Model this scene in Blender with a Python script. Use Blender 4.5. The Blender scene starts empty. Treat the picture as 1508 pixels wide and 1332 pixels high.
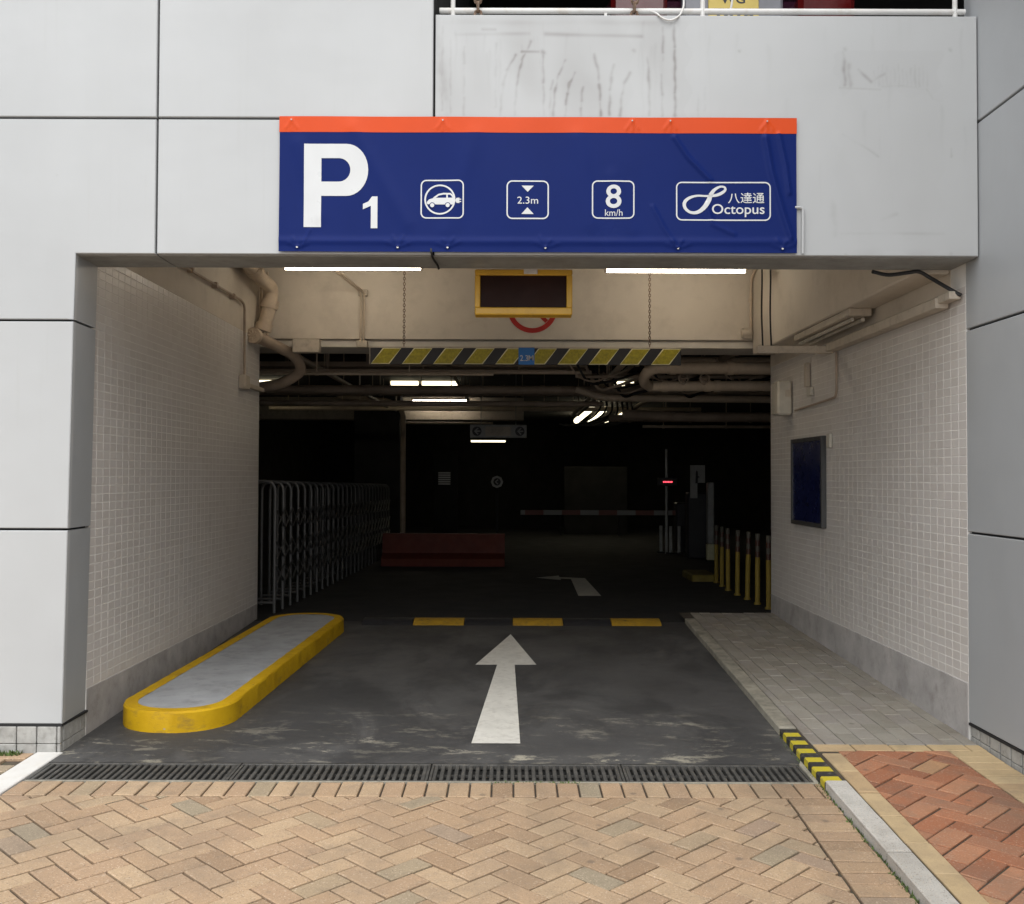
import bpy, bmesh, math, random
from mathutils import Vector, Matrix
import numpy as np
random.seed(7)
R = math.radians
SC = bpy.context.scene
COL = SC.collection

# ------------------------------------------------------------------ camera, sky, sun, exposure
cam_d = bpy.data.cameras.new("camera")
cam = bpy.data.objects.new("camera", cam_d)
COL.objects.link(cam)
cam_d.sensor_fit = 'HORIZONTAL'
cam_d.sensor_width = 36.0
cam_d.lens = 1500.0 / 1508.0 * 36.0
cam_d.clip_start = 0.05
cam_d.clip_end = 1000.0
cam.matrix_world = (Matrix.Translation((0, -5.36, 1.45)) @ Matrix.Rotation(R(90 + 1.375), 4, 'X')
                    @ Matrix.Rotation(R(0.2), 4, 'Z'))
SC.camera = cam

SUN_EL, SUN_AZ = 60.0, 6.0          # high and behind the camera, veiled by cloud
world = bpy.data.worlds.new("World")
SC.world = world
world.use_nodes = True
wn, wl = world.node_tree.nodes, world.node_tree.links
wn.clear()
w_out = wn.new('ShaderNodeOutputWorld')
w_bg = wn.new('ShaderNodeBackground')
w_sky = wn.new('ShaderNodeTexSky')
w_sky.sky_type = 'NISHITA'
w_sky.sun_disc = False
w_sky.sun_elevation = R(SUN_EL)
w_sky.sun_rotation = R(180 - SUN_AZ)
w_sky.air_density = 1.0
w_sky.dust_density = 1.0
w_sky.ozone_density = 1.0
w_hsv = wn.new('ShaderNodeHueSaturation')
w_hsv.inputs['Saturation'].default_value = 0.22
wl.new(w_sky.outputs[0], w_hsv.inputs['Color'])
wl.new(w_hsv.outputs[0], w_bg.inputs[0])
w_bg.inputs[1].default_value = 0.15
wl.new(w_bg.outputs[0], w_out.inputs[0])

sun_d = bpy.data.lights.new("sun", 'SUN')
sun_d.energy = 1.5
sun_d.angle = R(80)
sun_d.color = (1.0, 0.97, 0.92)
sun = bpy.data.objects.new("sun", sun_d)
COL.objects.link(sun)
_d = Vector((math.sin(R(-SUN_AZ)) * math.cos(R(SUN_EL)), -math.cos(R(SUN_AZ)) * math.cos(R(SUN_EL)), math.sin(R(SUN_EL))))
sun.rotation_euler = (-_d).to_track_quat('-Z', 'Y').to_euler()
sun.location = (0, -20, 30)

SC.view_settings.view_transform = 'Standard'
SC.view_settings.look = 'None'
SC.view_settings.gamma = 1.0
SC.view_settings.use_curve_mapping = False
SC.view_settings.exposure = 0.95
SC.render.engine = 'CYCLES'
SC.cycles.use_denoising = True
SC.cycles.max_bounces = 6
SC.cycles.diffuse_bounces = 4
SC.cycles.glossy_bounces = 3
SC.cycles.sample_clamp_indirect = 6.0

# ------------------------------------------------------------------ materials
def _lin(c):
    return tuple(c) + (1.0,) if len(c) == 3 else tuple(c)

class NT:
    """small helper round a node tree"""
    def __init__(s, m):
        s.t = m.node_tree; s.n = s.t.nodes; s.l = s.t.links
    def new(s, k, **kw):
        o = s.n.new(k)
        for a, v in kw.items(): setattr(o, a, v)
        return o
    def put(s, sock, v):
        if hasattr(v, 'is_output') or isinstance(v, bpy.types.NodeSocket): s.l.new(v, sock)
        elif isinstance(v, (tuple, list)) and sock.type == 'RGBA': sock.default_value = _lin(v)
        else: sock.default_value = v
    def pos(s): return s.new('ShaderNodeNewGeometry').outputs['Position']
    def noise(s, scale=5, detail=4, rough=0.55, stretch=None, vec=None, dist=0.0):
        v = vec or s.pos()
        if stretch:
            mp = s.new('ShaderNodeMapping'); mp.inputs['Scale'].default_value = stretch
            s.l.new(v, mp.inputs['Vector']); v = mp.outputs[0]
        o = s.new('ShaderNodeTexNoise')
        s.l.new(v, o.inputs['Vector'])
        o.inputs['Scale'].default_value = scale; o.inputs['Detail'].default_value = detail
        o.inputs['Roughness'].default_value = rough; o.inputs['Distortion'].default_value = dist
        return o.outputs[0]
    def ramp(s, fac, stops, interp='LINEAR'):
        o = s.new('ShaderNodeValToRGB'); o.color_ramp.interpolation = interp
        e = o.color_ramp.elements
        while len(e) > 1: e.remove(e[-1])
        e[0].position = stops[0][0]; e[0].color = _c4(stops[0][1])
        for p, c in stops[1:]:
            k = e.new(p); k.color = _c4(c)
        s.l.new(fac, o.inputs[0]); return o.outputs[0]
    def mix(s, fac, a, b, mode='MIX'):
        o = s.new('ShaderNodeMix', data_type='RGBA', blend_type=mode)
        s.put(o.inputs[0], fac); s.put(o.inputs[6], a); s.put(o.inputs[7], b)
        return o.outputs[2]
    def math(s, op, a, b=0.0, clamp=False):
        o = s.new('ShaderNodeMath', operation=op, use_clamp=clamp)
        s.put(o.inputs[0], a); s.put(o.inputs[1], b); return o.outputs[0]
    def rnd(s):
        a = s.new('ShaderNodeObjectInfo').outputs['Random']
        b = s.new('ShaderNodeNewGeometry').outputs['Random Per Island']
        return s.math('FRACT', s.math('ADD', a, b))
    def bump(s, h, strength=0.3, dist=0.01):
        o = s.new('ShaderNodeBump'); o.inputs['Strength'].default_value = strength
        o.inputs['Distance'].default_value = dist; s.l.new(h, o.inputs['Height']); return o.outputs[0]

def _c4(c):
    if isinstance(c, (int, float)): return (c, c, c, 1)
    return _lin(c)

def new_mat(name, rough=0.6, metal=0.0, spec=0.5):
    m = bpy.data.materials.new(name); m.use_nodes = True
    t = NT(m); t.bsdf = t.n['Principled BSDF']
    t.bsdf.inputs['Roughness'].default_value = rough
    t.bsdf.inputs['Metallic'].default_value = metal
    t.bsdf.inputs['Specular IOR Level'].default_value = spec
    return m, t

def simple(name, col, rough=0.6, metal=0.0, var=0.18, scale=6.0, bump=0.0, bscale=80.0, spec=0.5, dirt=None, dirt_amt=0.0, stretch=None):
    m, t = new_mat(name, rough, metal, spec)
    f = t.noise(scale, 5, 0.6, stretch)
    lo = tuple(c * (1 - var) for c in col); hi = tuple(min(1, c * (1 + var)) for c in col)
    c = t.ramp(f, [(0.3, lo), (0.7, hi)])
    if dirt:
        d = t.ramp(t.noise(scale * 2.3, 6, 0.7, stretch), [(0.5, 0.0), (0.72, 1.0)])
        c = t.mix(t.math('MULTIPLY', d, dirt_amt), c, dirt)
    t.l.new(c, t.bsdf.inputs['Base Color'])
    r = t.ramp(t.noise(scale * 1.7, 4, 0.6), [(0.3, max(0.03, rough - 0.08)), (0.7, min(1, rough + 0.08))])
    t.l.new(r, t.bsdf.inputs['Roughness'])
    if bump:
        t.l.new(t.bump(t.noise(bscale, 3, 0.6), bump, 0.004), t.bsdf.inputs['Normal'])
    return m

def glow(name, col, strength):
    m, t = new_mat(name, 0.5)
    t.bsdf.inputs['Base Color'].default_value = _lin((0.8, 0.8, 0.78))
    t.bsdf.inputs['Emission Color'].default_value = _lin(col)
    t.bsdf.inputs['Emission Strength'].default_value = strength
    return m

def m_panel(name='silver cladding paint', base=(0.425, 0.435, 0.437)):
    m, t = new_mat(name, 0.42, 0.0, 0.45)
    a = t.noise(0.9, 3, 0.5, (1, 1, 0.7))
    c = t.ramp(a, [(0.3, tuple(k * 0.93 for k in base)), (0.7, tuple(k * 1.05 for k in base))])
    # every panel comes out of the paint shop a touch different
    c = t.mix(t.math('MULTIPLY', t.rnd(), 0.09), c, (0.30, 0.315, 0.325))
    streak = t.ramp(t.noise(1.0, 5, 0.65, (26, 26, 0.7)), [(0.56, 0.0), (0.78, 1.0)])
    patch = t.ramp(t.noise(1.3, 3, 0.5), [(0.45, 0.0), (0.7, 1.0)])
    c = t.mix(t.math('MULTIPLY', t.math('MULTIPLY', streak, patch), 0.26), c, (0.30, 0.28, 0.25))
    fine = t.ramp(t.noise(28, 5, 0.7), [(0.62, 0.0), (0.8, 1.0)])
    c = t.mix(t.math('MULTIPLY', fine, 0.10), c, (0.28, 0.27, 0.25))
    spot = t.new('ShaderNodeTexVoronoi'); spot.inputs['Scale'].default_value = 1.7; t.l.new(t.pos(), spot.inputs['Vector'])
    c = t.mix(t.math('MULTIPLY', t.ramp(spot.outputs['Distance'], [(0.012, 1.0), (0.03, 0.0)]), 0.45), c, (0.13, 0.12, 0.11))
    wash = t.ramp(t.noise(0.55, 5, 0.65, (1.4, 1.4, 0.5)), [(0.42, 0.0), (0.68, 1.0)])
    c = t.mix(t.math('MULTIPLY', wash, 0.16), c, (0.30, 0.295, 0.28))
    at = t.new('ShaderNodeAttribute', attribute_name='dirt')
    c = t.mix(t.math('MULTIPLY', at.outputs['Fac'], 0.72), c, (0.17, 0.155, 0.145))
    t.l.new(c, t.bsdf.inputs['Base Color'])
    t.l.new(t.ramp(t.noise(2.2, 4, 0.6), [(0.3, 0.36), (0.7, 0.52)]), t.bsdf.inputs['Roughness'])
    t.l.new(t.bump(t.noise(2.6, 3, 0.45), 0.22, 0.03), t.bsdf.inputs['Normal'])
    return m

def m_paver(name, stops, speck=0.35, dirt=(0.16, 0.13, 0.10)):
    m, t = new_mat(name, 0.88, 0.0, 0.25)
    c = t.ramp(t.rnd(), stops)
    g = t.noise(170, 3, 0.75)
    c = t.mix(t.math('MULTIPLY', t.ramp(g, [(0.56, 0.0), (0.66, 1.0)]), speck), c, (0.10, 0.08, 0.06))
    g2 = t.noise(120, 2, 0.6)
    c = t.mix(t.math('MULTIPLY', t.ramp(g2, [(0.58, 0.0), (0.7, 1.0)]), speck * 0.8), c, (0.62, 0.50, 0.38))
    c = t.mix(t.math('MULTIPLY', t.ramp(t.noise(2.1, 6, 0.65), [(0.48, 0.0), (0.72, 1.0)]), 0.42), c, dirt)
    c = t.mix(t.math('MULTIPLY', t.ramp(t.noise(9, 6, 0.7), [(0.52, 0.0), (0.70, 1.0)]), 0.34), c, dirt)
    gum = t.new('ShaderNodeTexVoronoi'); gum.inputs['Scale'].default_value = 3.3; t.l.new(t.pos(), gum.inputs['Vector'])
    c = t.mix(t.math('MULTIPLY', t.ramp(gum.outputs['Distance'], [(0.035, 1.0), (0.07, 0.0)]), 0.5), c, (0.10, 0.085, 0.07))
    track = t.ramp(t.noise(0.9, 5, 0.65, (1.3, 0.6, 1), dist=0.4), [(0.46, 0.0), (0.66, 1.0)])
    c = t.mix(t.math('MULTIPLY', track, 0.30), c, (0.17, 0.13, 0.09))
    t.l.new(c, t.bsdf.inputs['Base Color'])
    t.l.new(t.bump(t.noise(150, 3, 0.7), 0.45, 0.003), t.bsdf.inputs['Normal'])
    return m

def m_asphalt():
    m, t = new_mat('worn dark road coating', 0.62, 0.0, 0.4)
    c = t.ramp(t.noise(1.1, 5, 0.6), [(0.3, (0.046, 0.045, 0.045)), (0.7, (0.088, 0.086, 0.083))])
    c = t.mix(t.math('MULTIPLY', t.ramp(t.noise(200, 2, 0.7), [(0.55, 0.0), (0.7, 1.0)]), 0.25), c, (0.13, 0.13, 0.13))
    # scraped bare cement along the tyre scuffs next to the drain
    sep = t.new('ShaderNodeSeparateXYZ'); t.l.new(t.pos(), sep.inputs[0])
    band = t.ramp(t.math('MULTIPLY', t.math('ADD', sep.outputs[1], 0.2), 0.6), [(0.0, 1.0), (0.38, 0.75), (0.75, 0.0)])
    s1 = t.ramp(t.noise(4.2, 10, 0.80, (0.75, 1.9, 1), dist=0.35), [(0.542, 0.0), (0.575, 1.0)])
    s2 = t.ramp(t.noise(1.2, 2, 0.5), [(0.40, 0.0), (0.56, 1.0)])
    c = t.mix(t.math('MULTIPLY', t.math('MULTIPLY', s1, s2), t.math('MULTIPLY', band, 0.85)), c, (0.40, 0.37, 0.29))
    s3 = t.ramp(t.noise(14, 8, 0.78, (0.7, 1.6, 1), dist=0.8), [(0.62, 0.0), (0.65, 1.0)])
    c = t.mix(t.math('MULTIPLY', s3, t.math('MULTIPLY', band, 0.45)), c, (0.30, 0.28, 0.24))
    wet = t.ramp(t.noise(1.1, 6, 0.68, (1.2, 0.7, 1), dist=0.5), [(0.46, 0.0), (0.56, 1.0)])
    c = t.mix(t.math('MULTIPLY', wet, 0.62), c, (0.026, 0.026, 0.027))
    t.l.new(c, t.bsdf.inputs['Base Color'])
    t.l.new(t.ramp(t.noise(2.5, 5, 0.6), [(0.3, 0.5), (0.7, 0.75)]), t.bsdf.inputs['Roughness'])
    t.l.new(t.bump(t.noise(140, 3, 0.7), 0.3, 0.003), t.bsdf.inputs['Normal'])
    return m

def m_stripes(name, a, b, axis, period, offset=0.0, wear=0.25):
    m, t = new_mat(name, 0.7)
    sep = t.new('ShaderNodeSeparateXYZ'); t.l.new(t.pos(), sep.inputs[0])
    f = t.math('FRACT', t.math('DIVIDE', t.math('ADD', sep.outputs[axis], offset + 50 * period), period))
    f = t.math('GREATER_THAN', f, 0.5)
    c = t.mix(f, a, b)
    w = t.ramp(t.noise(40, 6, 0.7), [(0.55, 0.0), (0.66, 1.0)])
    c = t.mix(t.math('MULTIPLY', w, wear), c, (0.20, 0.19, 0.17))
    t.l.new(c, t.bsdf.inputs['Base Color'])
    return m

M = {}
M['panel'] = m_panel()
M['shaded_panel'] = m_panel('shaded silver cladding paint', (0.36, 0.375, 0.385))  # darker copy of the cladding colour; shade of the side faces is painted in
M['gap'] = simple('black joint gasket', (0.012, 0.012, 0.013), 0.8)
M['soffit'] = simple('grey soffit sheet', (0.27, 0.275, 0.265), 0.5, dirt=(0.14, 0.12, 0.10), dirt_amt=0.4)
M['cream'] = simple('cream wall paint', (0.64, 0.575, 0.485), 0.75, var=0.07, scale=1.3, bump=0.12, bscale=60, dirt=(0.34, 0.29, 0.23), dirt_amt=0.3)
M['ceiling'] = simple('ceiling paint', (0.60, 0.56, 0.49), 0.8, var=0.08)
M['dark'] = simple('shade-darkened garage concrete', (0.016, 0.0155, 0.015), 0.9, var=0.3, scale=2)  # base colour darkened so it carries the shade of the interior
M['dim_ceiling'] = simple('shade-darkened garage ceiling', (0.045, 0.040, 0.034), 0.9, var=0.3, scale=2)  # low tone puts the gloom under the ceiling into the colour
M['floor_in'] = simple('dark garage floor', (0.009, 0.009, 0.0095), 0.85, var=0.25, scale=1.5, bump=0.1)  # near-black base stands in for the unlit depth of the garage
M['grout'] = simple('pale tile grout', (0.74, 0.72, 0.68), 0.85, var=0.10, scale=3)
m, t = new_mat('beige mosaic tile', 0.38, 0.0, 0.5)
c = t.ramp(t.rnd(), [(0.0, (0.575, 0.54, 0.505)), (0.35, (0.61, 0.575, 0.54)), (0.7, (0.625, 0.595, 0.56)), (1.0, (0.595, 0.555, 0.53))])
c = t.mix(t.math('MULTIPLY', t.ramp(t.noise(1.4, 5, 0.6), [(0.45, 0.0), (0.75, 1.0)]), 0.22), c, (0.46, 0.42, 0.37))
t.l.new(c, t.bsdf.inputs['Base Color'])
M['tile'] = m
M['cement'] = simple('stained cement skirting', (0.40, 0.38, 0.365), 0.9, var=0.2, scale=4, bump=0.4, dirt=(0.19, 0.17, 0.15), dirt_amt=0.5)
M['skirt'] = simple('grey skirting tile', (0.33, 0.325, 0.305), 0.8, var=0.2, scale=14, bump=0.35, bscale=50, dirt=(0.15, 0.14, 0.12), dirt_amt=0.5)
M['road'] = m_asphalt()
M['sand'] = simple('dark joint sand', (0.06, 0.045, 0.033), 1.0, var=0.35, scale=9, dirt=(0.06, 0.085, 0.03), dirt_amt=0.5)
M['ground'] = simple('pale light-bounce street', (0.34, 0.33, 0.31), 0.9, var=0.2, scale=3, bump=0.2)  # unseen street surface, made pale to bounce light into the entrance
M['paver'] = m_paver('tan concrete paver', [(0.0, (0.29, 0.195, 0.12)), (0.22, (0.40, 0.275, 0.17)), (0.45, (0.36, 0.245, 0.155)), (0.65, (0.43, 0.31, 0.195)),
                                            (0.86, (0.40, 0.28, 0.175)), (0.93, (0.33, 0.255, 0.165)), (0.97, (0.28, 0.235, 0.165)), (1.0, (0.33, 0.235, 0.165))], 0.75)
M['red_paver'] = m_paver('red brick paver', [(0.0, (0.29, 0.115, 0.06)), (0.35, (0.38, 0.155, 0.08)), (0.7, (0.42, 0.20, 0.11)),
                                             (0.90, (0.25, 0.11, 0.065)), (0.95, (0.33, 0.14, 0.08)), (1.0, (0.48, 0.30, 0.15))], 0.5)
M['sand_paver'] = m_paver('yellow sand paver', [(0.0, (0.46, 0.34, 0.19)), (0.5, (0.54, 0.41, 0.235)), (1.0, (0.44, 0.31, 0.175))], 0.25)
M['grey_paver'] = m_paver('grey footway paver', [(0.0, (0.25, 0.235, 0.20)), (0.5, (0.31, 0.29, 0.25)), (1.0, (0.27, 0.25, 0.225))], 0.25)
M['granite'] = m_paver('speckled granite kerb', [(0.0, (0.44, 0.42, 0.38)), (1.0, (0.52, 0.50, 0.46))], 0.75, (0.22, 0.21, 0.18))
M['kerb_in'] = simple('worn kerb concrete', (0.27, 0.25, 0.20), 0.9, var=0.3, scale=8, bump=0.4, dirt=(0.10, 0.09, 0.075), dirt_amt=0.7)
M['hazard'] = m_stripes('yellow and black kerb paint', (0.50, 0.41, 0.02), (0.025, 0.024, 0.022), 1, 0.148, 0.53, 0.55)
M['yellow'] = simple('yellow kerb paint', (0.49, 0.295, 0.005), 0.62, var=0.12, scale=5, bump=0.45, bscale=22, dirt=(0.20, 0.13, 0.04), dirt_amt=0.6, spec=0.2)
m, t = new_mat('chipped yellow kerb paint', 0.62, 0.0, 0.2)
c = t.ramp(t.noise(5, 5, 0.6), [(0.3, (0.43, 0.25, 0.004)), (0.7, (0.54, 0.335, 0.008))])
c = t.mix(t.math('MULTIPLY', t.ramp(t.noise(7, 7, 0.72, (1, 1, 2.2)), [(0.54, 0.0), (0.70, 1.0)]), 0.55), c, (0.17, 0.11, 0.035))
c = t.mix(t.math('MULTIPLY', t.ramp(t.noise(16, 8, 0.75, (1, 1, 5)), [(0.63, 0.0), (0.66, 1.0)]), 0.8), c, (0.06, 0.055, 0.05))
c = t.mix(t.ramp(t.noise(26, 6, 0.7), [(0.69, 0.0), (0.71, 1.0)]), c, (0.30, 0.28, 0.25))
t.l.new(c, t.bsdf.inputs['Base Color']); t.l.new(t.bump(t.noise(24, 5, 0.7), 0.5, 0.005), t.bsdf.inputs['Normal'])
M['island_paint'] = m
M['island_top'] = simple('grey floor paint', (0.30, 0.31, 0.32), 0.65, var=0.14, scale=4, bump=0.3, bscale=60, dirt=(0.16, 0.16, 0.155), dirt_amt=0.6)
M['white_mark'] = simple('white road paint', (0.60, 0.585, 0.53), 0.7, var=0.08, scale=9, bump=0.3, bscale=160, dirt=(0.36, 0.34, 0.30), dirt_amt=0.6)
M['white_slab'] = simple('white painted strip', (0.58, 0.57, 0.54), 0.7, var=0.05, dirt=(0.5, 0.45, 0.38), dirt_amt=0.4)
M['iron'] = simple('cast iron', (0.075, 0.073, 0.068), 0.6, 0.3, var=0.3, scale=12, dirt=(0.18, 0.16, 0.13), dirt_amt=0.5)
M['void'] = simple('dark void shade', (0.012, 0.012, 0.011), 1.0)  # near-black colour stands in for the shade inside openings
M['blue_vinyl'] = simple('blue banner vinyl', (0.006, 0.016, 0.105), 0.34, var=0.06, scale=2, spec=0.07)
M['orange_vinyl'] = simple('orange banner vinyl', (0.56, 0.062, 0.009), 0.4, spec=0.2, var=0.05, scale=2)
M['white_vinyl'] = simple('white banner print', (0.55, 0.56, 0.56), 0.32, var=0.03)
M['steel'] = simple('stainless steel', (0.52, 0.52, 0.52), 0.30, 0.9, var=0.08)
M['gate_steel'] = simple('dull gate steel', (0.10, 0.098, 0.096), 0.45, 0.3, var=0.1)
M['grey_metal'] = simple('grey galvanised metal', (0.36, 0.36, 0.35), 0.45, 0.5, var=0.12)
M['white_paint'] = simple('white gloss paint', (0.60, 0.59, 0.57), 0.4, var=0.05, dirt=(0.45, 0.38, 0.30), dirt_amt=0.5)
M['rust'] = simple('rusty chain steel', (0.16, 0.10, 0.065), 0.75, 0.4, var=0.5, scale=60, dirt=(0.5, 0.48, 0.44), dirt_amt=0.5)
M['pvc'] = simple('cream painted pipe', (0.56, 0.46, 0.35), 0.5, var=0.1, scale=4, dirt=(0.26, 0.2, 0.15), dirt_amt=0.4)
M['pipe_in'] = simple('dusty brown pipe', (0.36, 0.285, 0.22), 0.6, var=0.2, scale=4)
M['black'] = simple('black rubber', (0.015, 0.015, 0.016), 0.55)
M['trunk'] = simple('cream cable trunking', (0.50, 0.44, 0.36), 0.6, var=0.1, dirt=(0.2, 0.16, 0.12), dirt_amt=0.45)
M['amber'] = simple('mustard yellow enamel', (0.62, 0.36, 0.035), 0.42, var=0.06, dirt=(0.35, 0.2, 0.04), dirt_amt=0.35)
M['led_glass'] = simple('dark red display glass', (0.022, 0.008, 0.006), 0.5, spec=0.15)
M['sign_red'] = simple('red sign paint', (0.42, 0.018, 0.012), 0.55)
M['bar_black'] = simple('black bar sheet', (0.02, 0.02, 0.023), 0.5)
M['bar_yellow'] = simple('faded yellow reflective film', (0.34, 0.29, 0.015), 0.45, var=0.3, scale=40, dirt=(0.16, 0.15, 0.03), dirt_amt=0.6)
M['bar_line'] = simple('pale edge film', (0.70, 0.66, 0.42), 0.5)
M['sign_blue'] = simple('light blue sign film', (0.020, 0.16, 0.50), 0.4)
M['navy'] = simple('dark navy poster', (0.006, 0.010, 0.055), 0.3)
M['dark_frame'] = simple('dark grey frame', (0.07, 0.07, 0.07), 0.45, 0.3)
M['switch'] = simple('ivory plastic', (0.55, 0.52, 0.45), 0.45)
M['red_block'] = simple('dimmed red barrier paint', (0.14, 0.026, 0.013), 0.7, var=0.15)  # red lowered to put the garage shade into the colour
M['bollard_y'] = simple('yellow bollard plastic', (0.26, 0.18, 0.025), 0.7, var=0.2)  # yellow darkened to stand in for weak light here
M['hump_yellow'] = simple('worn yellow rubber', (0.36, 0.21, 0.01), 0.75, var=0.2, scale=9, dirt=(0.06, 0.05, 0.03), dirt_amt=0.75)
M['dull_yellow'] = simple('dimmed yellow paint', (0.16, 0.12, 0.02), 0.8, var=0.3)  # yellow dimmed in the colour to suit the dark interior
M['bollard_w'] = simple('dimmed white band', (0.085, 0.078, 0.06), 0.7)  # white and red bands both darkened; the shade is in their colour
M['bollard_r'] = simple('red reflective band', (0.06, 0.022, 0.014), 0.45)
M['white_plastic'] = simple('white plastic', (0.36, 0.36, 0.35), 0.5)  # white toned down so the colour carries the garage shade
M['car_paint'] = simple('maroon car paint', (0.030, 0.008, 0.018), 0.18, var=0.05)
M['car_grey'] = simple('grey bumper plastic', (0.20, 0.20, 0.22), 0.4)
M['car_red'] = simple('red lamp lens', (0.085, 0.005, 0.005), 0.15)
M['car_glass'] = simple('car window glass', (0.01, 0.012, 0.013), 0.05)
M['plate'] = simple('yellow number plate', (0.62, 0.47, 0.11), 0.45, var=0.06)
M['tyre'] = simple('tyre rubber', (0.02, 0.02, 0.02), 0.8)
M['moss'] = simple('moss green', (0.07, 0.11, 0.025), 0.9, var=0.4, scale=30)
M['tube_warm'] = glow('lit warm fluorescent tube', (1.0, 0.89, 0.73), 12.0)
M['tube_dim'] = glow('lit garage tube', (1.0, 0.90, 0.62), 1.6)
M['led_red'] = glow('red led digits', (1.0, 0.05, 0.08), 2.0)
M['tube_off'] = simple('unlit fluorescent tube', (0.62, 0.58, 0.50), 0.35)

# ------------------------------------------------------------------ mesh building
class MB:
    def __init__(s): s.v = []; s.f = []
    def add(s, vs, fs):
        o = len(s.v); s.v += [tuple(p) for p in vs]; s.f += [tuple(i + o for i in q) for q in fs]; return s
    def box(s, x0, x1, y0, y1, z0, z1, b=0.0):
        if b <= 0:
            return s.add([(x, y, z) for x in (x0, x1) for y in (y0, y1) for z in (z0, z1)],
                         [(0, 1, 3, 2), (4, 6, 7, 5), (0, 4, 5, 1), (2, 3, 7, 6), (0, 2, 6, 4), (1, 5, 7, 3)])
        lo, hi = (x0, y0, z0), (x1, y1, z1); vs = []; ix = {}
        for sx in (0, 1):
            for sy in (0, 1):
                for sz in (0, 1):
                    sg = (sx, sy, sz)
                    for a in range(3):
                        p = []
                        for k in range(3):
                            e = hi[k] if sg[k] else lo[k]
                            p.append(e if k == a else e + (-b if sg[k] else b))
                        ix[(sg, a)] = len(vs); vs.append(p)
        fs = []
        for a in range(3):
            u, w = [k for k in range(3) if k != a]
            for sd in (0, 1):
                q = []
                for (i, j) in ((0, 0), (1, 0), (1, 1), (0, 1)):
                    sg = [0, 0, 0]; sg[a] = sd; sg[u] = i; sg[w] = j; q.append(ix[(tuple(sg), a)])
                fs.append(q)
            for i in (0, 1):
                for j in (0, 1):
                    s0 = [0, 0, 0]; s1 = [0, 0, 0]
                    s0[u] = s1[u] = i; s0[w] = s1[w] = j; s1[a] = 1
                    fs.append([ix[(tuple(s0), u)], ix[(tuple(s1), u)], ix[(tuple(s1), w)], ix[(tuple(s0), w)]])
        for sx in (0, 1):
            for sy in (0, 1):
                for sz in (0, 1): fs.append([ix[((sx, sy, sz), a)] for a in range(3)])
        return s.add(vs, fs)
    def prism(s, poly, d0, d1, axis='z', b=0.0):
        """poly: 2-D outline; axis z -> (x,y), y -> (x,z), x -> (y,z)"""
        def at(p, d): return {'z': (p[0], p[1], d), 'y': (p[0], d, p[1]), 'x': (d, p[0], p[1])}[axis]
        n = len(poly)
        if b > 0:
            q = inset(poly, b); sg = 1 if d1 > d0 else -1
            rings = [[at(p, d0) for p in poly], [at(p, d1 - sg * b) for p in poly], [at(p, d1) for p in q]]
        else: rings = [[at(p, d0) for p in poly], [at(p, d1) for p in poly]]
        vs = [p for r in rings for p in r]; fs = [tuple(range(n))[::-1]]
        for k in range(len(rings) - 1):
            for i in range(n):
                j = (i + 1) % n; fs.append((k * n + i, k * n + j, (k + 1) * n + j, (k + 1) * n + i))
        fs.append(tuple(range((len(rings) - 1) * n, len(rings) * n)))
        return s.add(vs, fs)
    def tube(s, pts, r, seg=10, caps=True):
        pts = [Vector(p) for p in pts]; n = len(pts)
        rr = r if isinstance(r, (list, tuple)) else [r] * n
        t0 = (pts[1] - pts[0]).normalized()
        up = Vector((0, 0, 1)) if abs(t0.z) < 0.9 else Vector((1, 0, 0))
        u = t0.cross(up).normalized(); vs = []; fs = []; tp = t0
        for i in range(n):
            if i == 0: tg = t0
            elif i == n - 1: tg = (pts[i] - pts[i - 1]).normalized()
            else: tg = ((pts[i] - pts[i - 1]).normalized() + (pts[i + 1] - pts[i]).normalized()).normalized()
            u = (tp.rotation_difference(tg) @ u); u = (u - tg * u.dot(tg)).normalized(); w = tg.cross(u); tp = tg
            for k in range(seg):
                a = 2 * math.pi * k / seg
                vs.append(pts[i] + (u * math.cos(a) + w * math.sin(a)) * rr[i])
        for i in range(n - 1):
            for k in range(seg):
                j = (k + 1) % seg; fs.append((i * seg + k, i * seg + j, (i + 1) * seg + j, (i + 1) * seg + k))
        if caps: fs.append(tuple(range(seg))[::-1]); fs.append(tuple(range((n - 1) * seg, n * seg)))
        return s.add(vs, fs)
    def mesh(s, name, mat, center=None, recalc=True):
        me = bpy.data.meshes.new(name)
        me.from_pydata(s.v, [], s.f)
        if recalc:
            bm = bmesh.new(); bm.from_mesh(me); bmesh.ops.recalc_face_normals(bm, faces=bm.faces); bm.to_mesh(me); bm.free()
        if mat: me.materials.append(M[mat] if isinstance(mat, str) else mat)
        me.shade_smooth(); me.set_sharp_from_angle(angle=R(32))
        return me

def inset(poly, d):
    n = len(poly)
    area = sum(poly[i][0] * poly[(i + 1) % n][1] - poly[(i + 1) % n][0] * poly[i][1] for i in range(n))
    sg = 1 if area > 0 else -1
    out = []
    for i in range(n):
        p0, p1, p2 = poly[i - 1], poly[i], poly[(i + 1) % n]
        def nrm(a, b):
            dx, dy = b[0] - a[0], b[1] - a[1]; L = math.hypot(dx, dy) or 1
            return (-dy / L * sg, dx / L * sg)
        n1, n2 = nrm(p0, p1), nrm(p1, p2)
        k = 1 + n1[0] * n2[0] + n1[1] * n2[1]
        k = max(k, 0.35)
        out.append((p1[0] + (n1[0] + n2[0]) * d / k, p1[1] + (n1[1] + n2[1]) * d / k))
    return out

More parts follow.
